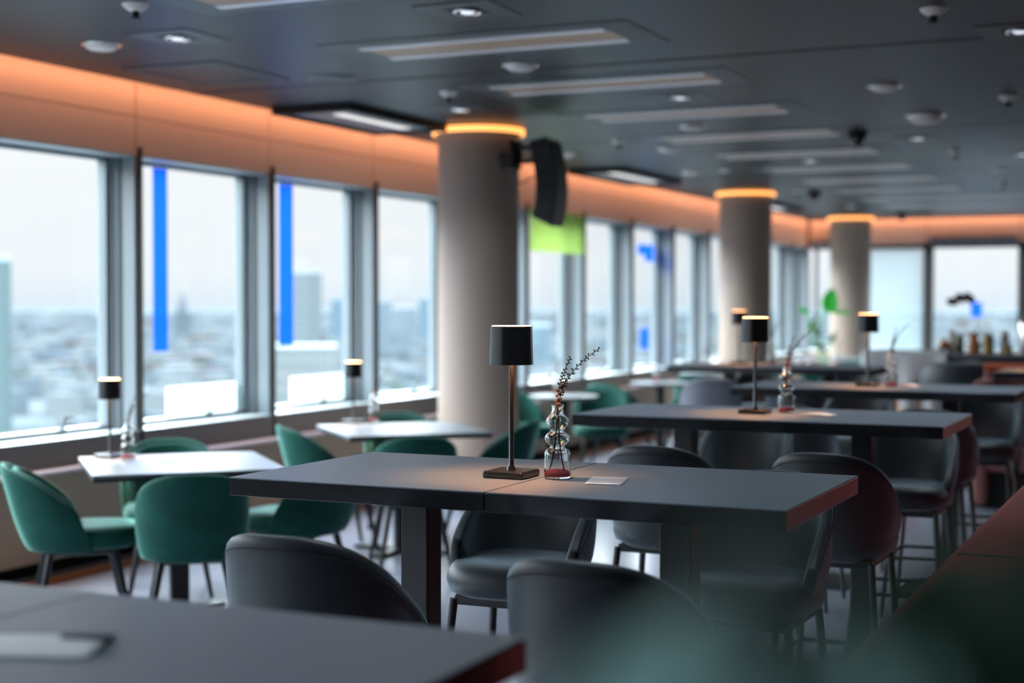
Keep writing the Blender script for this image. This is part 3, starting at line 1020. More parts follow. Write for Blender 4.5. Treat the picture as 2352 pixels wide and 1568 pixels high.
# ------------------------------------------------------------------ table lamps
lp = thing('table_lamp', '', 'lamp')
MB().box((0, 0, 0.009), (0.112, 0.112, 0.018)).build('base', M_lampblack, lp, bevel=0.006, seg=3)
MB().lathe([(0.0, 0.018), (0.0125, 0.018), (0.0122, 0.020), (0.0080, 0.027), (0.0066, 0.030), (0.0066, 0.292), (0, 0.292)], n=24).build('pole', M_lampblack, lp, smooth=True, angle=50)
sh = MB().lathe([(0.0555, 0.285), (0.0530, 0.382), (0.0510, 0.382), (0.0535, 0.285)], n=64, close=True).build('shade', M_lampblack, lp, smooth=True, angle=50)
MB().lathe([(0.0532, 0.287), (0.0508, 0.3815)], n=48).build('lining', M_lampin, sh, smooth=True)
MB().lathe([(0, 0.3836), (0.0485, 0.3836), (0.0500, 0.3822), (0.0500, 0.374), (0, 0.374)], n=40).build('diffuser', M_led, lp, smooth=True, angle=40)
ll = bpy.data.lights.new('lamp_glow', 'POINT')
ll.energy = 9.0
ll.color = (1.0, 0.38, 0.12)
ll.shadow_soft_size = 0.02
lo = bpy.data.objects.new('bulb', ll)
COL.objects.link(lo)
lo.parent = lp
lo.location = (0, 0, 0.350)
lamps = [(-1.610, 3.458, TH, 'sharp black table lamp standing by the seam of the main table'),
         (-4.90, 5.86, TW, 'small black table lamp on the nearest white window table'),
         (-4.93, 8.22, TW, 'small black table lamp on the white table by the column'),
         (-1.655, 5.86, TH, 'blurred black table lamp on the second row of high tables'),
         (-1.655, 8.03, TH, 'blurred black table lamp on the third row, before the farthest column'),
         (-3.10, 10.55, TH, 'small blurred black table lamp before the middle column on the fourth row'),
         (-1.06, 10.40, TH, 'blurred black table lamp at the right edge near the red booth')]
for i, (x, y, z, lab) in enumerate(lamps):
    o = lp if i == 0 else dup(lp, (x, y, z))
    o.location = (x, y, z)
    tag(o, lab, 'lamp', 'black rechargeable table lamps')

# ------------------------------------------------------------------ glass vases with dried twigs
va = thing('glass_vase', '', 'vase')
outer = [(0.028, 0.0), (0.0325, 0.002), (0.0335, 0.006), (0.0335, 0.064), (0.031, 0.072), (0.022, 0.076), (0.018, 0.080), (0.020, 0.085), (0.029, 0.091),
         (0.0335, 0.101), (0.030, 0.111), (0.021, 0.117), (0.0175, 0.121), (0.019, 0.125), (0.027, 0.132), (0.0305, 0.142), (0.027, 0.153), (0.019, 0.160),
         (0.0145, 0.168), (0.0135, 0.178), (0.0155, 0.182), (0.0165, 0.185), (0.0155, 0.188)]
inner = [(max(0.0, r - 0.0022), z) for r, z in outer[3:-3]][::-1]
prof = outer + [(0.0125, 0.187), (0.0115, 0.178)] + inner + [(0.0313, 0.010), (0.029, 0.007), (0.0, 0.006), (0.0, 0.0)]
MB().lathe(prof, n=64, close=True).build('bottle', M_glass, va, smooth=True, subsurf=1)
MB().lathe([(0, 0.0072), (0.0305, 0.0085), (0.0308, 0.018), (0.026, 0.0215), (0.012, 0.023), (0, 0.0225)], n=40).build('sand', M_sand, va, smooth=True)
def twig(pts, buds, r=0.0016):
    P = [Vector(p) for p in pts]
    out = []
    n = 8
    for i in range(len(P) - 1):
        p0, p1, p2, p3 = P[max(i - 1, 0)], P[i], P[i + 1], P[min(i + 2, len(P) - 1)]
        for j in range(n):
            t = j / n
            out.append(0.5 * ((2 * p1) + (-p0 + p2) * t + (2 * p0 - 5 * p1 + 4 * p2 - p3) * t * t + (-p0 + 3 * p1 - 3 * p2 + p3) * t ** 3))
    out.append(P[-1])
    m = MB().tube(out, [r * (1.15 - 0.6 * i / len(out)) for i in range(len(out))], 7)
    b = MB()
    N = len(out)
    for q in range(buds):
        i = int(N * (0.50 + 0.49 * q / buds))
        p = out[min(i, N - 1)]
        tdir = (out[min(i + 1, N - 1)] - out[i - 1]).normalized()
        side = tdir.cross(Vector((0.42, 0.9, 0.05))).normalized() * (1 if q % 2 else -1)
        side = (side + tdir * 0.5 + Vector((0, 0.3 * math.sin(q * 2.3), 0))).normalized()
        k = 1.0 - 0.45 * q / buds
        e = p + side * 0.0048 * k
        b.tube([p, e], 0.0009, 5)
        b.ball(e + side * 0.002, 0.0036 * k, (0.8, 0.8, 1.35), 8, rot=Vector((0, 0, 1)).rotation_difference(side).to_euler())
    return m, b
# twig coordinates in the vase's own frame (x along the long table side, z up)
specs = [([(-0.024, 0.004, 0.02), (-0.010, 0.004, 0.07), (-0.004, 0.002, 0.13), (0.001, 0, 0.185), (0.020, 0.010, 0.245), (0.052, 0.030, 0.292), (0.094, 0.052, 0.328)], 26),
         ([(0.020, -0.004, 0.022), (0.010, -0.003, 0.07), (0.004, 0, 0.13), (-0.003, 0.002, 0.185), (0.004, 0.006, 0.235), (0.014, 0.012, 0.27), (0.028, 0.018, 0.305)], 22),
         ([(-0.018, 0.0, 0.03), (-0.006, 0.0, 0.10), (0.0, 0.002, 0.15), (0.003, 0.0, 0.187), (0.012, 0.006, 0.230), (0.024, 0.012, 0.262)], 16)]
for pts_, nb in specs:
    m, b = twig(pts_, nb)
    tw = m.build('twig', M_twig, va, smooth=True)
    b.build('buds', M_bud, tw, smooth=True)
vs = [(-1.488, 3.470, TH, 'sharp three tiered clear glass vase with dried twigs on the main table'),
      (-4.74, 5.80, TW, 'clear glass vase beside the lamp on the nearest white window table'),
      (-4.845, 8.33, TW, 'clear glass vase beside the lamp on the white table by the column'),
      (-1.545, 5.93, TH, 'blurred glass vase with dried twigs on the second row of high tables'),
      (-1.53, 8.02, TH, 'blurred glass vase with pale twigs on the third row of high tables'),
      (-2.87, 10.60, TH, 'blurred glass vase on the fourth row right behind a lamp pole'),
      (-4.92, 11.46, TW, 'glass vase on the first round white table'),
      (-4.86, 13.75, TW, 'glass vase on the second round white table'),
      (-5.02, 15.80, TW, 'glass vase on the third round white table'),
      (-4.15, 18.30, TW, 'glass vase on the dark grey table between the far columns')]
for i, (x, y, z, lab) in enumerate(vs):
    o = va if i == 0 else dup(va, (x, y, z), 0.08 * i)
    o.location = (x, y, z)
    tag(o, lab, 'vase', 'tiered glass vases')

# ------------------------------------------------------------------ cards, papers
def card(name, loc, rz, w, d, lift, m, label, cat, group=None):
    b = MB().grid(lambda u, v: ((u - 0.5) * w, (v - 0.5) * d, 0.0015 + lift * (1 - (2 * u - 1) ** 2)), 10, 4)
    o = b.build(name, m, None, smooth=True, solid=0.0008, loc=loc)
    o.rotation_euler = (0, 0, rz)
    return tag(o, label, cat, group)
card('foil_card', (-1.356, 3.473, TH), R(14.5), 0.092, 0.146, 0.0006, M_foil, 'shiny silver card lying right of the sharp vase', 'card', 'cards on the high tables')
card('foil_card', (-1.41, 5.89, TH), R(-12), 0.13, 0.09, 0.004, M_paper, 'white card lying right of the blurred vase on the second row', 'card', 'cards on the high tables')
card('foil_card', (-1.46, 8.12, TH), R(-20), 0.11, 0.07, 0.006, M_paper, 'white card lying right of the vase on the third row', 'card', 'cards on the high tables')
card('paper_note', (-4.50, 5.80, TW), R(30), 0.09, 0.06, 0.001, M_greyshell, 'small grey note lying on the nearest white window table', 'note')
nm = thing('folded_napkin', 'crumpled white paper on the blurred foreground table', 'napkin', (-1.375, 1.48, TH), R(22))
MB().grid(lambda u, v: ((u - 0.5) * 0.20, (v - 0.5) * 0.12, 0.002 + 0.007 * math.sin(PI * v) * (0.5 + 0.5 * math.sin(PI * u))), 14, 10).build('sheet', M_paper, nm, smooth=True, solid=0.0012)
MB().grid(lambda u, v: (0.075 + (u - 0.5) * 0.07, 0.02 + (v - 0.5) * 0.02, 0.009 + 0.004 * math.sin(PI * v)), 8, 4).build('printed_fold', M_paperdark, nm, smooth=True, solid=0.0012)

# ------------------------------------------------------------------ films hung on the windows
def pane_film(name, y0, y1, z0, z1, x, m, label, notch=None):
    b = MB()
    if notch:
        b.span(x, x + 0.003, y0, y1, z0 + notch[1], z1).span(x, x + 0.003, y0 + notch[0], y1, z0, z0 + notch[1])
    else:
        b.span(x, x + 0.003, y0, y1, z0, z1)
    o = b.build(name, m)
    return tag(o, label, 'window film', 'coloured films on the windows')
XF = XG + 0.012
pane_film('window_film', 7.625, 7.765, 1.19, 2.34, XF, M_filmblue, 'tall blue strip on the second window from the left')
pane_film('window_film', 9.03, 9.205, 1.19, 2.34, XF, M_filmblue, 'tall blue strip on the third window from the left')
pane_film('window_film', 16.40, 16.92, 1.985, 2.175, XF, M_filmblue, 'blue stepped patch high on a window right of the nearest column', (0.24, 0.07))
pane_film('window_film', 16.50, 16.77, 0.96, 1.195, XF, M_filmblue, 'light blue patch low on a window right of the nearest column')
pane_film('window_film', 12.86, 14.24, 1.985, 2.37, XW + 0.004, M_filmgreen, 'translucent green panel across a window right of the nearest column')
pane_film('window_film', 7.775, 8.56, 0.775, 0.96, XG - 0.012, M_filmwhite, 'white frosted rectangle low on the second window from the left')
pane_film('window_film', 9.20, 9.96, 0.775, 0.96, XG - 0.012, M_filmwhite, 'white frosted rectangle low on the third window from the left')

# ------------------------------------------------------------------ far wall: blinds
def blind_box(x0, x1, label):
    t = thing('blind_housing', label, 'blind', ((x0 + x1) / 2, YF - 0.02, 2.33), 0, 'roller blind housings on the far wall')
    L = (x1 - x0) / 2
    MB().span(-L, L, -0.06, 0.0, 0.03, 0.17).build('cover', M_casgrey, t, bevel=0.01)
    MB().span(-L, L, -0.05, -0.01, 0.0, 0.03).build('bottom_bar', M_black2, t)
    return t
blind_box(-3.93, -2.65, 'grey blind housing over the wide far window at the right')
blind_box(-5.76, -5.28, 'grey blind housing left of the farthest column')
vb = thing('venetian_blind', 'lowered white venetian blind right of the farthest column', 'blind', (-4.69, YF + 0.14, 0))
s_ = MB()
for i in range(52):
    z = 0.80 + i * 0.0295
    s_.box((0, 0, z), (1.24, 0.026, 0.0014), rot=Euler((R(52), 0, 0)))
s_.build('slats', M_slat, vb)
MB().box((0, 0, 2.345), (1.26, 0.05, 0.035)).build('head_rail', M_black, vb)
MB().box((0, 0, 0.785), (1.24, 0.03, 0.015)).build('bottom_rail', M_potw, vb)
bp_ = pane_film('window_film', 0, 0.001, 0, 0.001, 0, M_filmblue, 'x') if False else None
o = MB().box((-3.27, YF + 0.2, 1.40), (0.17, 0.003, 0.22)).build('window_film', M_filmblue)
tag(o, 'small blue rectangle on the far window above the counter', 'window film', 'coloured films on the windows')

# ------------------------------------------------------------------ far plants
def leaf_mesh(m, base, tip, width, up=(0, 0, 1), bend=0.1, fold=0.15, nu=12, nv=6, shape=1.0):
    base, tip, up = Vector(base), Vector(tip), Vector(up)
    ax = tip - base
    L = ax.length
    side = ax.cross(up).normalized()
    nrm = side.cross(ax).normalized()
    def fn(u, v):
        wv = width * 0.5 * (math.sin(PI * min(1, u ** shape * 0.97 + 0.015)) ** 0.75)
        s = (v - 0.5) * 2
        return base + ax * u + side * (s * wv) + nrm * (bend * L * math.sin(PI * u) + fold * wv * s * s)
    return m.grid(fn, nu, nv)
pl = thing('potted_plant', 'tall thin stemmed plant with one big bright green leaf before the farthest column', 'plant', (-4.76, 20.1, 0))
MB().lathe([(0, 0), (0.13, 0), (0.17, 0.36), (0.15, 0.36), (0.14, 0.32), (0, 0.32)], n=28).build('pot', M_pot, pl, smooth=True, angle=40)
MB().tube([(0, 0, 0.32), (0.02, 0, 0.7), (-0.03, 0.02, 1.1), (0.03, 0.0, 1.45)], 0.012).tube([(0, 0, 0.6), (-0.14, 0, 1.0), (-0.2, 0.02, 1.38)], 0.008).tube([(0, 0, 0.5), (0.1, 0, 0.8), (0.15, 0, 1.0)], 0.008).build('stem', M_leafb, pl, smooth=True)
def bl(base, tip, w_, up=(0, -1, 0.2), m=M_leafb):
    leaf_mesh(MB(), base, tip, w_, up, 0.06, 0.2, 10, 6, 0.75).build('leaf', m, pl, smooth=True, solid=0.002)
bl((0.10, 0.0, 1.36), (0.14, -0.02, 1.70), 0.23)
bl((0.14, 0, 1.38), (0.40, 0.0, 1.36), 0.06)
bl((-0.2, 0.02, 1.36), (-0.32, 0.0, 1.43), 0.07)
bl((-0.14, 0.0, 1.15), (-0.05, -0.03, 1.32), 0.09, m=M_leafm)
bl((-0.02, 0.0, 1.05), (-0.16, -0.03, 1.20), 0.08, m=M_leafm)
bl((0.12, 0.0, 0.95), (0.2, -0.03, 1.12), 0.08, m=M_leafm)
bl((0.05, 0.0, 0.85), (-0.1, -0.03, 0.98), 0.08, m=M_leafm)
oc = thing('potted_orchid', 'potted orchid with arching dark blossoms on the far counter', 'plant', (-2.36, 17.15, 0.95))
MB().lathe([(0, 0), (0.055, 0), (0.07, 0.13), (0.06, 0.13), (0, 0.11)], n=24).build('pot', M_potw, oc, smooth=True, angle=40)
MB().tube([(0, 0, 0.1), (0.01, 0, 0.35), (-0.04, 0, 0.55), (-0.12, 0, 0.62), (-0.20, 0, 0.60), (-0.26, 0, 0.56)], 0.005).build('stem', M_leafm, oc, smooth=True)
fl = MB()
for i in range(6):
    t = i / 5
    c = Vector((-0.05 - 0.22 * t, 0, 0.585 + 0.03 * (i % 2) + 0.03 * math.sin(PI * t) - 0.05 * t))
    for k in range(5):
        a = 2 * PI * k / 5
        fl.ball(c + Vector((0.022 * math.cos(a), -0.01, 0.022 * math.sin(a))), 0.026, (1, 0.35, 1), 8)
fl.build('blossoms', M_orchid, oc, smooth=True)
for a, L in ((0.3, 0.17), (2.6, 0.15), (1.4, 0.12)):
    leaf_mesh(MB(), (0, 0, 0.12), (L * math.cos(a), -0.03, 0.12 + 0.10), 0.06, (0, -0.5, 1), 0.2).build('leaf', M_leaf, oc, smooth=True, solid=0.002)

# ------------------------------------------------------------------ far buffet counter and what stands on it
ct = thing('buffet_counter', 'long dark buffet counter before the far right windows', 'counter', (-1.35, 17.2, 0))
MB().box((0, 0, 0.93), (2.75, 0.75, 0.04)).build('worktop', M_casgrey, ct, bevel=0.004)
MB().box((0, 0.02, 0.455), (2.65, 0.66, 0.91)).build('body', M_black2, ct)
for i in range(4):
    MB().box((-0.99 + 0.66 * i, -0.322, 0.47), (0.63, 0.02, 0.80)).build('door', M_black, ct, bevel=0.004)
def jar(x, y, h_, r_, content, name, label, cat='jar'):
    t = thing(name, label, cat, (x, y, 0.95), 0, 'jars and carafes on the far counter')
    MB().lathe([(0, 0), (r_, 0), (r_, h_ * 0.75), (r_ * 0.75, h_ * 0.86), (r_ * 0.75, h_ * 0.9), (0, h_ * 0.9)], n=24).build('body', content, t, smooth=True, angle=40)
    MB().lathe([(0, h_ * 0.9), (r_ * 0.85, h_ * 0.9), (r_ * 0.85, h_), (0, h_)], n=24).build('lid', M_potw if r_ > 0.03 else M_black, t, smooth=True, angle=40)
    return t
jar(-2.52, 17.05, 0.22, 0.05, M_olive, 'preserve_jar', 'olive brown jar on the far counter, left of the amber one')
jar(-2.36, 16.95, 0.24, 0.055, M_amber, 'preserve_jar', 'amber jar on the far counter')
jar(-2.20, 16.95, 0.22, 0.06, M_gold, 'preserve_jar', 'golden jar on the far counter, right of the amber one')
jar(-2.62, 17.15, 0.26, 0.045, M_potw, 'preserve_jar', 'white jar leftmost of the jars on the far counter')
jar(-2.05, 17.1, 0.25, 0.05, M_potw, 'preserve_jar', 'white jar right of the golden jar on the far counter')
jar(-2.0, 16.95, 0.11, 0.05, M_gold, 'preserve_jar', 'low golden jar rightmost of the jars on the far counter')
bo = thing('fruit_bowl', 'small dark bowl of orange fruit at the left end of the far counter', 'bowl', (-2.66, 16.95, 0.95))
MB().lathe([(0, 0), (0.05, 0), (0.09, 0.07), (0.085, 0.07), (0.05, 0.01), (0, 0.01)], n=24).build('bowl', M_black, bo, smooth=True)
for i, (x, y, z, c) in enumerate([(-0.03, 0, 0.08, 'an orange fruit at the left of the dark bowl'), (0.035, 0.01, 0.085, 'an orange fruit at the right of the dark bowl'), (0.0, -0.02, 0.125, 'an orange fruit on top in the dark bowl')]):
    o = MB().ball((0, 0, 0), 0.036, seg=16).build('orange', M_orangelid, None, smooth=True, loc=(-2.66 + x, 16.95 + y, 0.95 + z))
    tag(o, c, 'fruit', 'oranges in the bowl')
# shiny urn beside them
ur = thing('coffee_urn', 'tall shiny metal coffee urn at the right edge on the far counter', 'urn', (-1.83, 17.2, 0.95))
MB().lathe([(0, 0), (0.09, 0), (0.09, 0.30), (0.07, 0.36), (0, 0.38)], n=28).build('tank', M_chrome, ur, smooth=True, angle=50)
MB().rod((0, -0.09, 0.06), (0, -0.13, 0.06), 0.01).build('tap', M_black, ur)
MB().ball((0, 0, 0.385), 0.015).build('knob', M_black, ur, smooth=True)

# draped side table, booth and armchairs
dt = thing('side_table', 'dark table under a striped cloth left of the black barrel chair', 'table', (-2.72, 15.2, 0.0))
MB().box((0, 0, 1.005), (0.75, 0.6, 0.03)).build('tabletop', M_black, dt)
for sx in (-1, 1):
    for sy in (-1, 1):
        MB().box((sx * 0.33, sy * 0.26, 0.495), (0.04, 0.04, 0.99)).build('leg', M_black, dt)
def drape(u, v):
    x = -0.42 + 0.84 * u
    if v < 0.45:
        return (x, 0.30 - 0.62 * v / 0.45, 1.028 + 0.006 * math.sin(9 * u))
    t = (v - 0.45) / 0.55
    drop = 0.10 + 0.34 * max(0.0, 1 - abs(u - 0.45) / 0.5)
    return (x + 0.015 * math.sin(18 * u), -0.325 - 0.035 * math.sin(14 * u) * t, 1.026 - drop * t)
cl = MB().grid(drape, 30, 16).build('tablecloth', M_cloth, None, smooth=True, solid=0.003, loc=(-2.72, 15.2, 0.0))
tag(cl, 'striped white cloth hanging in a point over the dark side table', 'tablecloth')
bc = thing('barrel_chair', 'big black barrel armchair before the far counter', 'armchair', (-1.98, 13.64, 0), 0.2)
shell(MB(), 0.36, 0.34, 0.18, 0.12, lambda s: 0.86 + 0.14 * (1 - abs(s) ** 2), 0.08, 0.02, 0.10).build('backrest', M_leather, bc, smooth=True)
cushion(MB(), 0.29, 0.30, 0.30, 0.48, 0.04).build('seat', M_leather, bc, smooth=True)
MB().rod((0, 0, 0), (0, 0, 0.30), 0.2, 0.2, 28).build('base', M_black2, bc)
for i, (x, y, a, lab) in enumerate([(-2.70, 14.25, 0.3, 'low orange red armchair under the striped cloth beside the black barrel armchair')]):
    t = thing('low_armchair', lab, 'armchair', (x, y, 0), a)
    shell(MB(), 0.27, 0.26, 0.14, 0.20, lambda s: 0.58 + 0.18 * (1 - abs(s) ** 2), 0.05, 0.05, 0.1).build('backrest', M_orange, t, smooth=True)
    cushion(MB(), 0.23, 0.24, 0.26, 0.42, 0.04).build('seat', M_orange, t, smooth=True)
    for sx in (-1, 1):
        for sy in (-1, 1):
            MB().rod((sx * 0.17, sy * 0.17, 0.28), (sx * 0.2, sy * 0.2, 0), 0.014).build('leg', M_black, t)
bo2 = thing('booth_seat', 'dusty pink booth with an orange red top edge at the right edge', 'booth', (-1.15, 11.6, 0))
MB().box((0.33, 0.30, 0.535), (1.5, 0.14, 0.93)).build('backrest', M_pink, bo2, bevel=0.04, seg=4)
MB().box((0.33, 0.30, 1.015), (1.5, 0.16, 0.05)).build('top_roll', M_orange, bo2, bevel=0.02, seg=3)
MB().box((-0.38, 0.0, 0.48), (0.12, 0.55, 0.91)).build('armrest', M_pink, bo2, bevel=0.05, seg=4)
MB().box((0.3, 0.0, 0.36), (1.34, 0.5, 0.18)).build('seat', M_pink, bo2, bevel=0.04, seg=4)
MB().box((0.25, 0.08, 0.14), (1.4, 0.5, 0.26)).build('plinth', M_black2, bo2)

# low shelf cart with glasses seen below the third row
sc = thing('service_shelf', 'low grey shelf with jars seen under the third row of tables', 'shelf', (-2.33, 12.7, 0))
for z in (0.50, 0.80):
    MB().box((0, 0, z), (1.1, 0.4, 0.03)).build('shelf_board', M_greyshell, sc)
for sx in (-1, 1):
    for sy in (-1, 1):
        MB().box((sx * 0.53, sy * 0.18, 0.40), (0.03, 0.03, 0.80)).build('leg', M_black, sc)
for i, (dx, hh, rr, cm, lab) in enumerate([(-0.32, 0.15, 0.06, M_amber, 'brown jar at the left of the low shelf'), (0.05, 0.22, 0.075, M_cream, 'wide cream and white jar in the middle of the low shelf'), (0.25, 0.19, 0.065, M_gold, 'gold and white jar right of the cream jar on the low shelf'), (0.44, 0.20, 0.06, M_pink, 'pinkish jar at the right end of the low shelf')]):
    t = thing('storage_jar', lab, 'jar', (-2.33 + dx, 12.64, 0.515), 0, 'jars on the low shelf')
    MB().lathe([(0, 0), (rr, 0), (rr, hh * 0.55), (0, hh * 0.55)], n=24).build('body', cm, t, smooth=True, angle=40)
    MB().lathe([(0, hh * 0.55), (rr, hh * 0.55), (rr, hh), (0, hh)], n=24).build('lid', M_potw, t, smooth=True, angle=40)

# ------------------------------------------------------------------ red banquette on the right
bq = thing('red_banquette', 'long red upholstered banquette at the right edge behind the leaves', 'banquette', (0, 0, 0))
MB().span(-0.53, -0.33, 2.35, 9.9, 0.10, 0.95).build('backrest', M_red, bq, bevel=0.03, seg=4)
for i in range(5):
    MB().span(-0.34, 0.25, 2.37 + 1.50 * i, 2.37 + 1.50 * (i + 1) - 0.01, 0.28, 0.46).build('seat', M_red, bq, bevel=0.03, seg=3)
MB().span(-0.50, 0.2, 2.38, 9.87, 0.0, 0.28).build('plinth', M_black2, bq)
sm = MB()
for y in (3.40, 4.92, 6.4, 7.9):
    sm.tube([(-0.532, y, 0.12), (-0.532, y, 0.93), (-0.50, y, 0.951), (-0.36, y, 0.951)], 0.003, 6)
sm.build('seam', M_dark, bq)

# ------------------------------------------------------------------ foreground plant close to the lens
fp = thing('rubber_plant', 'very blurred dark green broad leaved plant close to the lens at bottom right', 'plant', (-0.03, 0.60, 0))
MB().lathe([(0, 0), (0.15, 0), (0.19, 0.45), (0.17, 0.45), (0.16, 0.40), (0, 0.40)], n=32).build('pot', M_pot, fp, smooth=True, angle=40)
MB().lathe([(0, 0.41), (0.16, 0.40)], n=24).build('soil', M_soil, fp)
MB().tube([(0, 0, 0.4), (0.01, -0.03, 0.8), (-0.02, -0.13, 1.15), (-0.035, -0.17, 1.36)], [0.013, 0.011, 0.008, 0.005]).build('stem', M_leafm, fp, smooth=True)
FP = Vector((-0.03, 0.60, 0))
def fleaf(base, tip, w_, up, bend=0.08, m=M_leaf):
    b_, t_ = Vector(base) - FP, Vector(tip) - FP
    l_ = leaf_mesh(MB(), b_, t_, w_, up, bend, 0.12, 16, 8).build('leaf', m, fp, smooth=True, solid=0.0008)
    ax = t_ - b_
    up = Vector(up)
    nrm = ax.cross(up).normalized().cross(ax).normalized()
    MB().tube([b_ + ax * (i / 10) + nrm * (bend * ax.length * math.sin(PI * i / 10) + 0.0012) for i in range(11)], 0.0012, 6).build('midrib', M_leafm, l_, smooth=True)
fleaf((-0.1007, 0.3460, 1.3487), (-0.1073, 0.3452, 1.4267), 0.130, (-0.75, -0.65, 0.15))
fleaf((-0.0805, 0.3991, 1.3320), (-0.0856, 0.3990, 1.4140), 0.100, (-0.7, -0.65, 0.15))
fleaf((-0.0720, 0.4000, 1.3300), (-0.0700, 0.4060, 1.4080), 0.085, (-0.7, -0.65, 0.15))
fleaf((-0.1012, 0.3020, 1.3609), (-0.1112, 0.2992, 1.4274), 0.080, (-0.75, -0.6, 0.2))
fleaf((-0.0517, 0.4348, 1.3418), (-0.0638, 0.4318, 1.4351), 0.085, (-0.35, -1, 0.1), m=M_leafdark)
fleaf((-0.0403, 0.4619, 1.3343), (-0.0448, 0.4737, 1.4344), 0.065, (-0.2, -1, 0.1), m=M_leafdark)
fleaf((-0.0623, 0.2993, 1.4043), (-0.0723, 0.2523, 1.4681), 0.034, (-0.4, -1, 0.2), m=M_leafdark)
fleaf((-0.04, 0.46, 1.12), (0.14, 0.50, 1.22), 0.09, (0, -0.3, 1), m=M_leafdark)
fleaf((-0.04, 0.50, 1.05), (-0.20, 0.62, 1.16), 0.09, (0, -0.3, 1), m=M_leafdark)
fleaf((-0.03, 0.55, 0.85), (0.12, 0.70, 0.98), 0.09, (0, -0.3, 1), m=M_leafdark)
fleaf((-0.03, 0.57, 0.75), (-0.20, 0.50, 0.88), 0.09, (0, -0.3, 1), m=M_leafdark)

# ------------------------------------------------------------------ the city outside, far below; its haze is put into the colours
GZ = -75.0
def ground_mat():
    m = mat('hazy_city_ground', (0.043, 0.052, 0.061), 0.9, spec=0.0)
    n = m.node_tree
    b = n.nodes['Principled BSDF']
    t = n.nodes.new('ShaderNodeTexCoord')
    z = n.nodes.new('ShaderNodeTexNoise'); z.inputs['Scale'].default_value = 0.012; z.inputs['Detail'].default_value = 6
    r = n.nodes.new('ShaderNodeValToRGB')
    r.color_ramp.elements[0].position = 0.35
    r.color_ramp.elements[0].color = (0.028, 0.037, 0.041, 1)
    r.color_ramp.elements[1].position = 0.65
    r.color_ramp.elements[1].color = (0.056, 0.064, 0.073, 1)
    n.links.new(t.outputs['Object'], z.inputs[0]); n.links.new(z.outputs[0], r.inputs[0]); n.links.new(r.outputs[0], b.inputs['Base Color'])
    return m
gr = MB().span(-16000, 16000, -9000, 18000, GZ - 1, GZ).build('city_ground', ground_mat())
struct(gr)
cols = [((0.064, 0.075, 0.086), 'pale_blue_render'), ((0.041, 0.052, 0.064), 'slate_roof'), ((0.075, 0.085, 0.093), 'white_render'), ((0.047, 0.044, 0.047), 'muted_red_roof'), ((0.038, 0.051, 0.047), 'treetop_green'), ((0.053, 0.066, 0.079), 'blue_grey_render')]  # pale, muted tones stand in for haze in the air
TOWERS = [(-822, 1280, 50), (-500, 775, 50), (-1312, 2155, 80), (-1104, 1930, 60), (-975, 1760, 60), (-1136, 2125, 65), (-530, 540, 50), (-612, 1378, 50), (-1737, 2281, 70), (-690, 640, 135)]
rnd = random.Random(3)
bms = [MB() for _ in cols]
for i in range(3800):
    d = 520 * (1 + rnd.random() ** 1.3 * 13)
    ang = R(-52 + 66 * rnd.random()) if i % 3 else R(-52 + 30 * rnd.random())
    x, y = d * math.sin(ang), d * math.cos(ang)
    if x > -60 and y < 500:
        continue
    if any(math.hypot(x - tx, y - ty) < tr for tx, ty, tr in TOWERS):
        continue
    k = rnd.choice([0, 0, 1, 1, 2, 2, 3, 4, 5, 5])
    s = d / 1500
    bms[k].box((x, y, GZ + 5 + 3 * s), (rnd.uniform(10, 34) * (0.6 + 0.6 * s), rnd.uniform(8, 22) * (0.6 + 0.6 * s), rnd.uniform(9, 24) * (1 if k != 4 else 0.6)), rz=rnd.uniform(0, PI))
city = MB()
cms = []
for b_, (c, nm_) in zip(bms, cols):
    cms.append(mat(nm_, c, 0.9, spec=0.0))
    tmp = bpy.data.meshes.new('tmp')
    for f_ in b_.bm.faces:
        f_.material_index = len(cms) - 1
    b_.bm.to_mesh(tmp)
    b_.bm.free()
    city.bm.from_mesh(tmp)
    bpy.data.meshes.remove(tmp)
o = city.build('city_blocks', cms[0])
for m_ in cms[1:]:
    o.data.materials.append(m_)
tag(o, 'hazy blocks, roofs and treetops spread over the city far below', 'city', 'cityscape', 'stuff')
F1 = facade_mat('office_facade', (0.068, 0.080, 0.089), (0.030, 0.042, 0.051), 5.2, 5.6, 0.55)
F2 = facade_mat('glass_facade_blue', (0.051, 0.073, 0.091), (0.043, 0.064, 0.084), 9.0, 4.0, 0.7)
F3 = facade_mat('apartment_facade', (0.059, 0.075, 0.089), (0.041, 0.058, 0.077), 7.0, 3.6, 0.5)
F4 = facade_mat('teal_facade', (0.046, 0.066, 0.072), (0.029, 0.046, 0.054), 40.0, 4.0, 0.5)
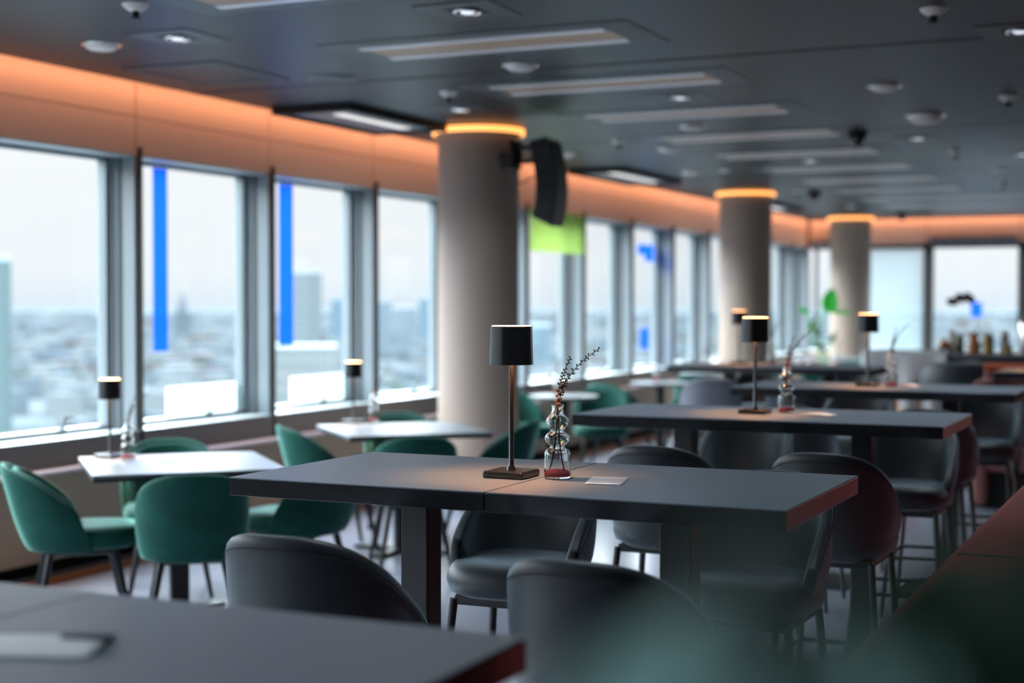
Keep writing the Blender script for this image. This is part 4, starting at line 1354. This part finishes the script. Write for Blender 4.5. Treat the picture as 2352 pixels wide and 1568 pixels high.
F5 = facade_mat('white_facade', (0.080, 0.090, 0.097), (0.049, 0.058, 0.067), 4.5, 9.0, 0.4)
def tower(name, x, y, w_, d_, top, m, label, rz=0.0, crown=None):
    t = thing(name, label, 'building', (x, y, GZ), rz)
    MB().box((0, 0, (top - GZ) / 2), (w_, d_, top - GZ)).build('facade', m, t)
    MB().box((0, 0, top - GZ + 0.8), (w_ * 0.96, d_ * 0.96, 1.6)).build('roof_edge', M_alu, t)
    if crown:
        MB().box((0, 0, top - GZ + crown / 2), (w_ * 0.5, d_ * 0.5, crown)).build('roof_plant_room', m, t)
    return t
yaw = R(33)
tower('office_tower', -822, 1280, 30, 24, 31, F1, 'grid windowed tower seen through the third window from the left', yaw)
tower('office_block', -500, 775, 42, 20, -26, F5, 'low white gridded block in front of the grid windowed tower', yaw)
tower('glass_tower', -1312, 2155, 42, 30, 6, F2, 'pale blue tower right of the grid windowed tower', yaw, 4)
tower('apartment_tower', -1104, 1930, 22, 20, 3, F3, 'first slim hazy tower beside the nearest column', yaw)
tower('apartment_tower', -975, 1760, 26, 22, -6, F3, 'second hazy tower beside the nearest column, darker and lower', yaw)
tower('apartment_tower', -1136, 2125, 30, 22, 7, F2, 'third hazy tower touching the nearest column edge', yaw)
tower('teal_tower', -530, 540, 30, 26, 21, F4, 'hazy teal tower at the left edge of the photo', R(42))
tower('distant_block', -612, 1378, 26, 20, -22, F2, 'hazy bluish block seen right of the nearest column', R(24))
spi = thing('church_spire', 'faint distant church spire in the second window from the left', 'building', (-1737, 2281, GZ))
MB().box((0, 0, 28), (20, 20, 56)).build('tower_body', bpy.data.materials['slate_roof'], spi)
MB().rod((0, 0, 56), (0, 0, 96), 13, 0.5, 8).build('spire', bpy.data.materials['slate_roof'], spi)
rl = thing('railway_shed', 'long low pale railway roof with dark rails in the leftmost window', 'building', (-690, 640, GZ), R(40))
MB().box((0, 0, 8), (120, 26, 14)).build('hall', bpy.data.materials['white_render'], rl)
for i in range(4):
    MB().box((0, -30 - 16 * i, 1), (180, 5, 2)).build('rail_bed', bpy.data.materials['slate_roof'], rl)
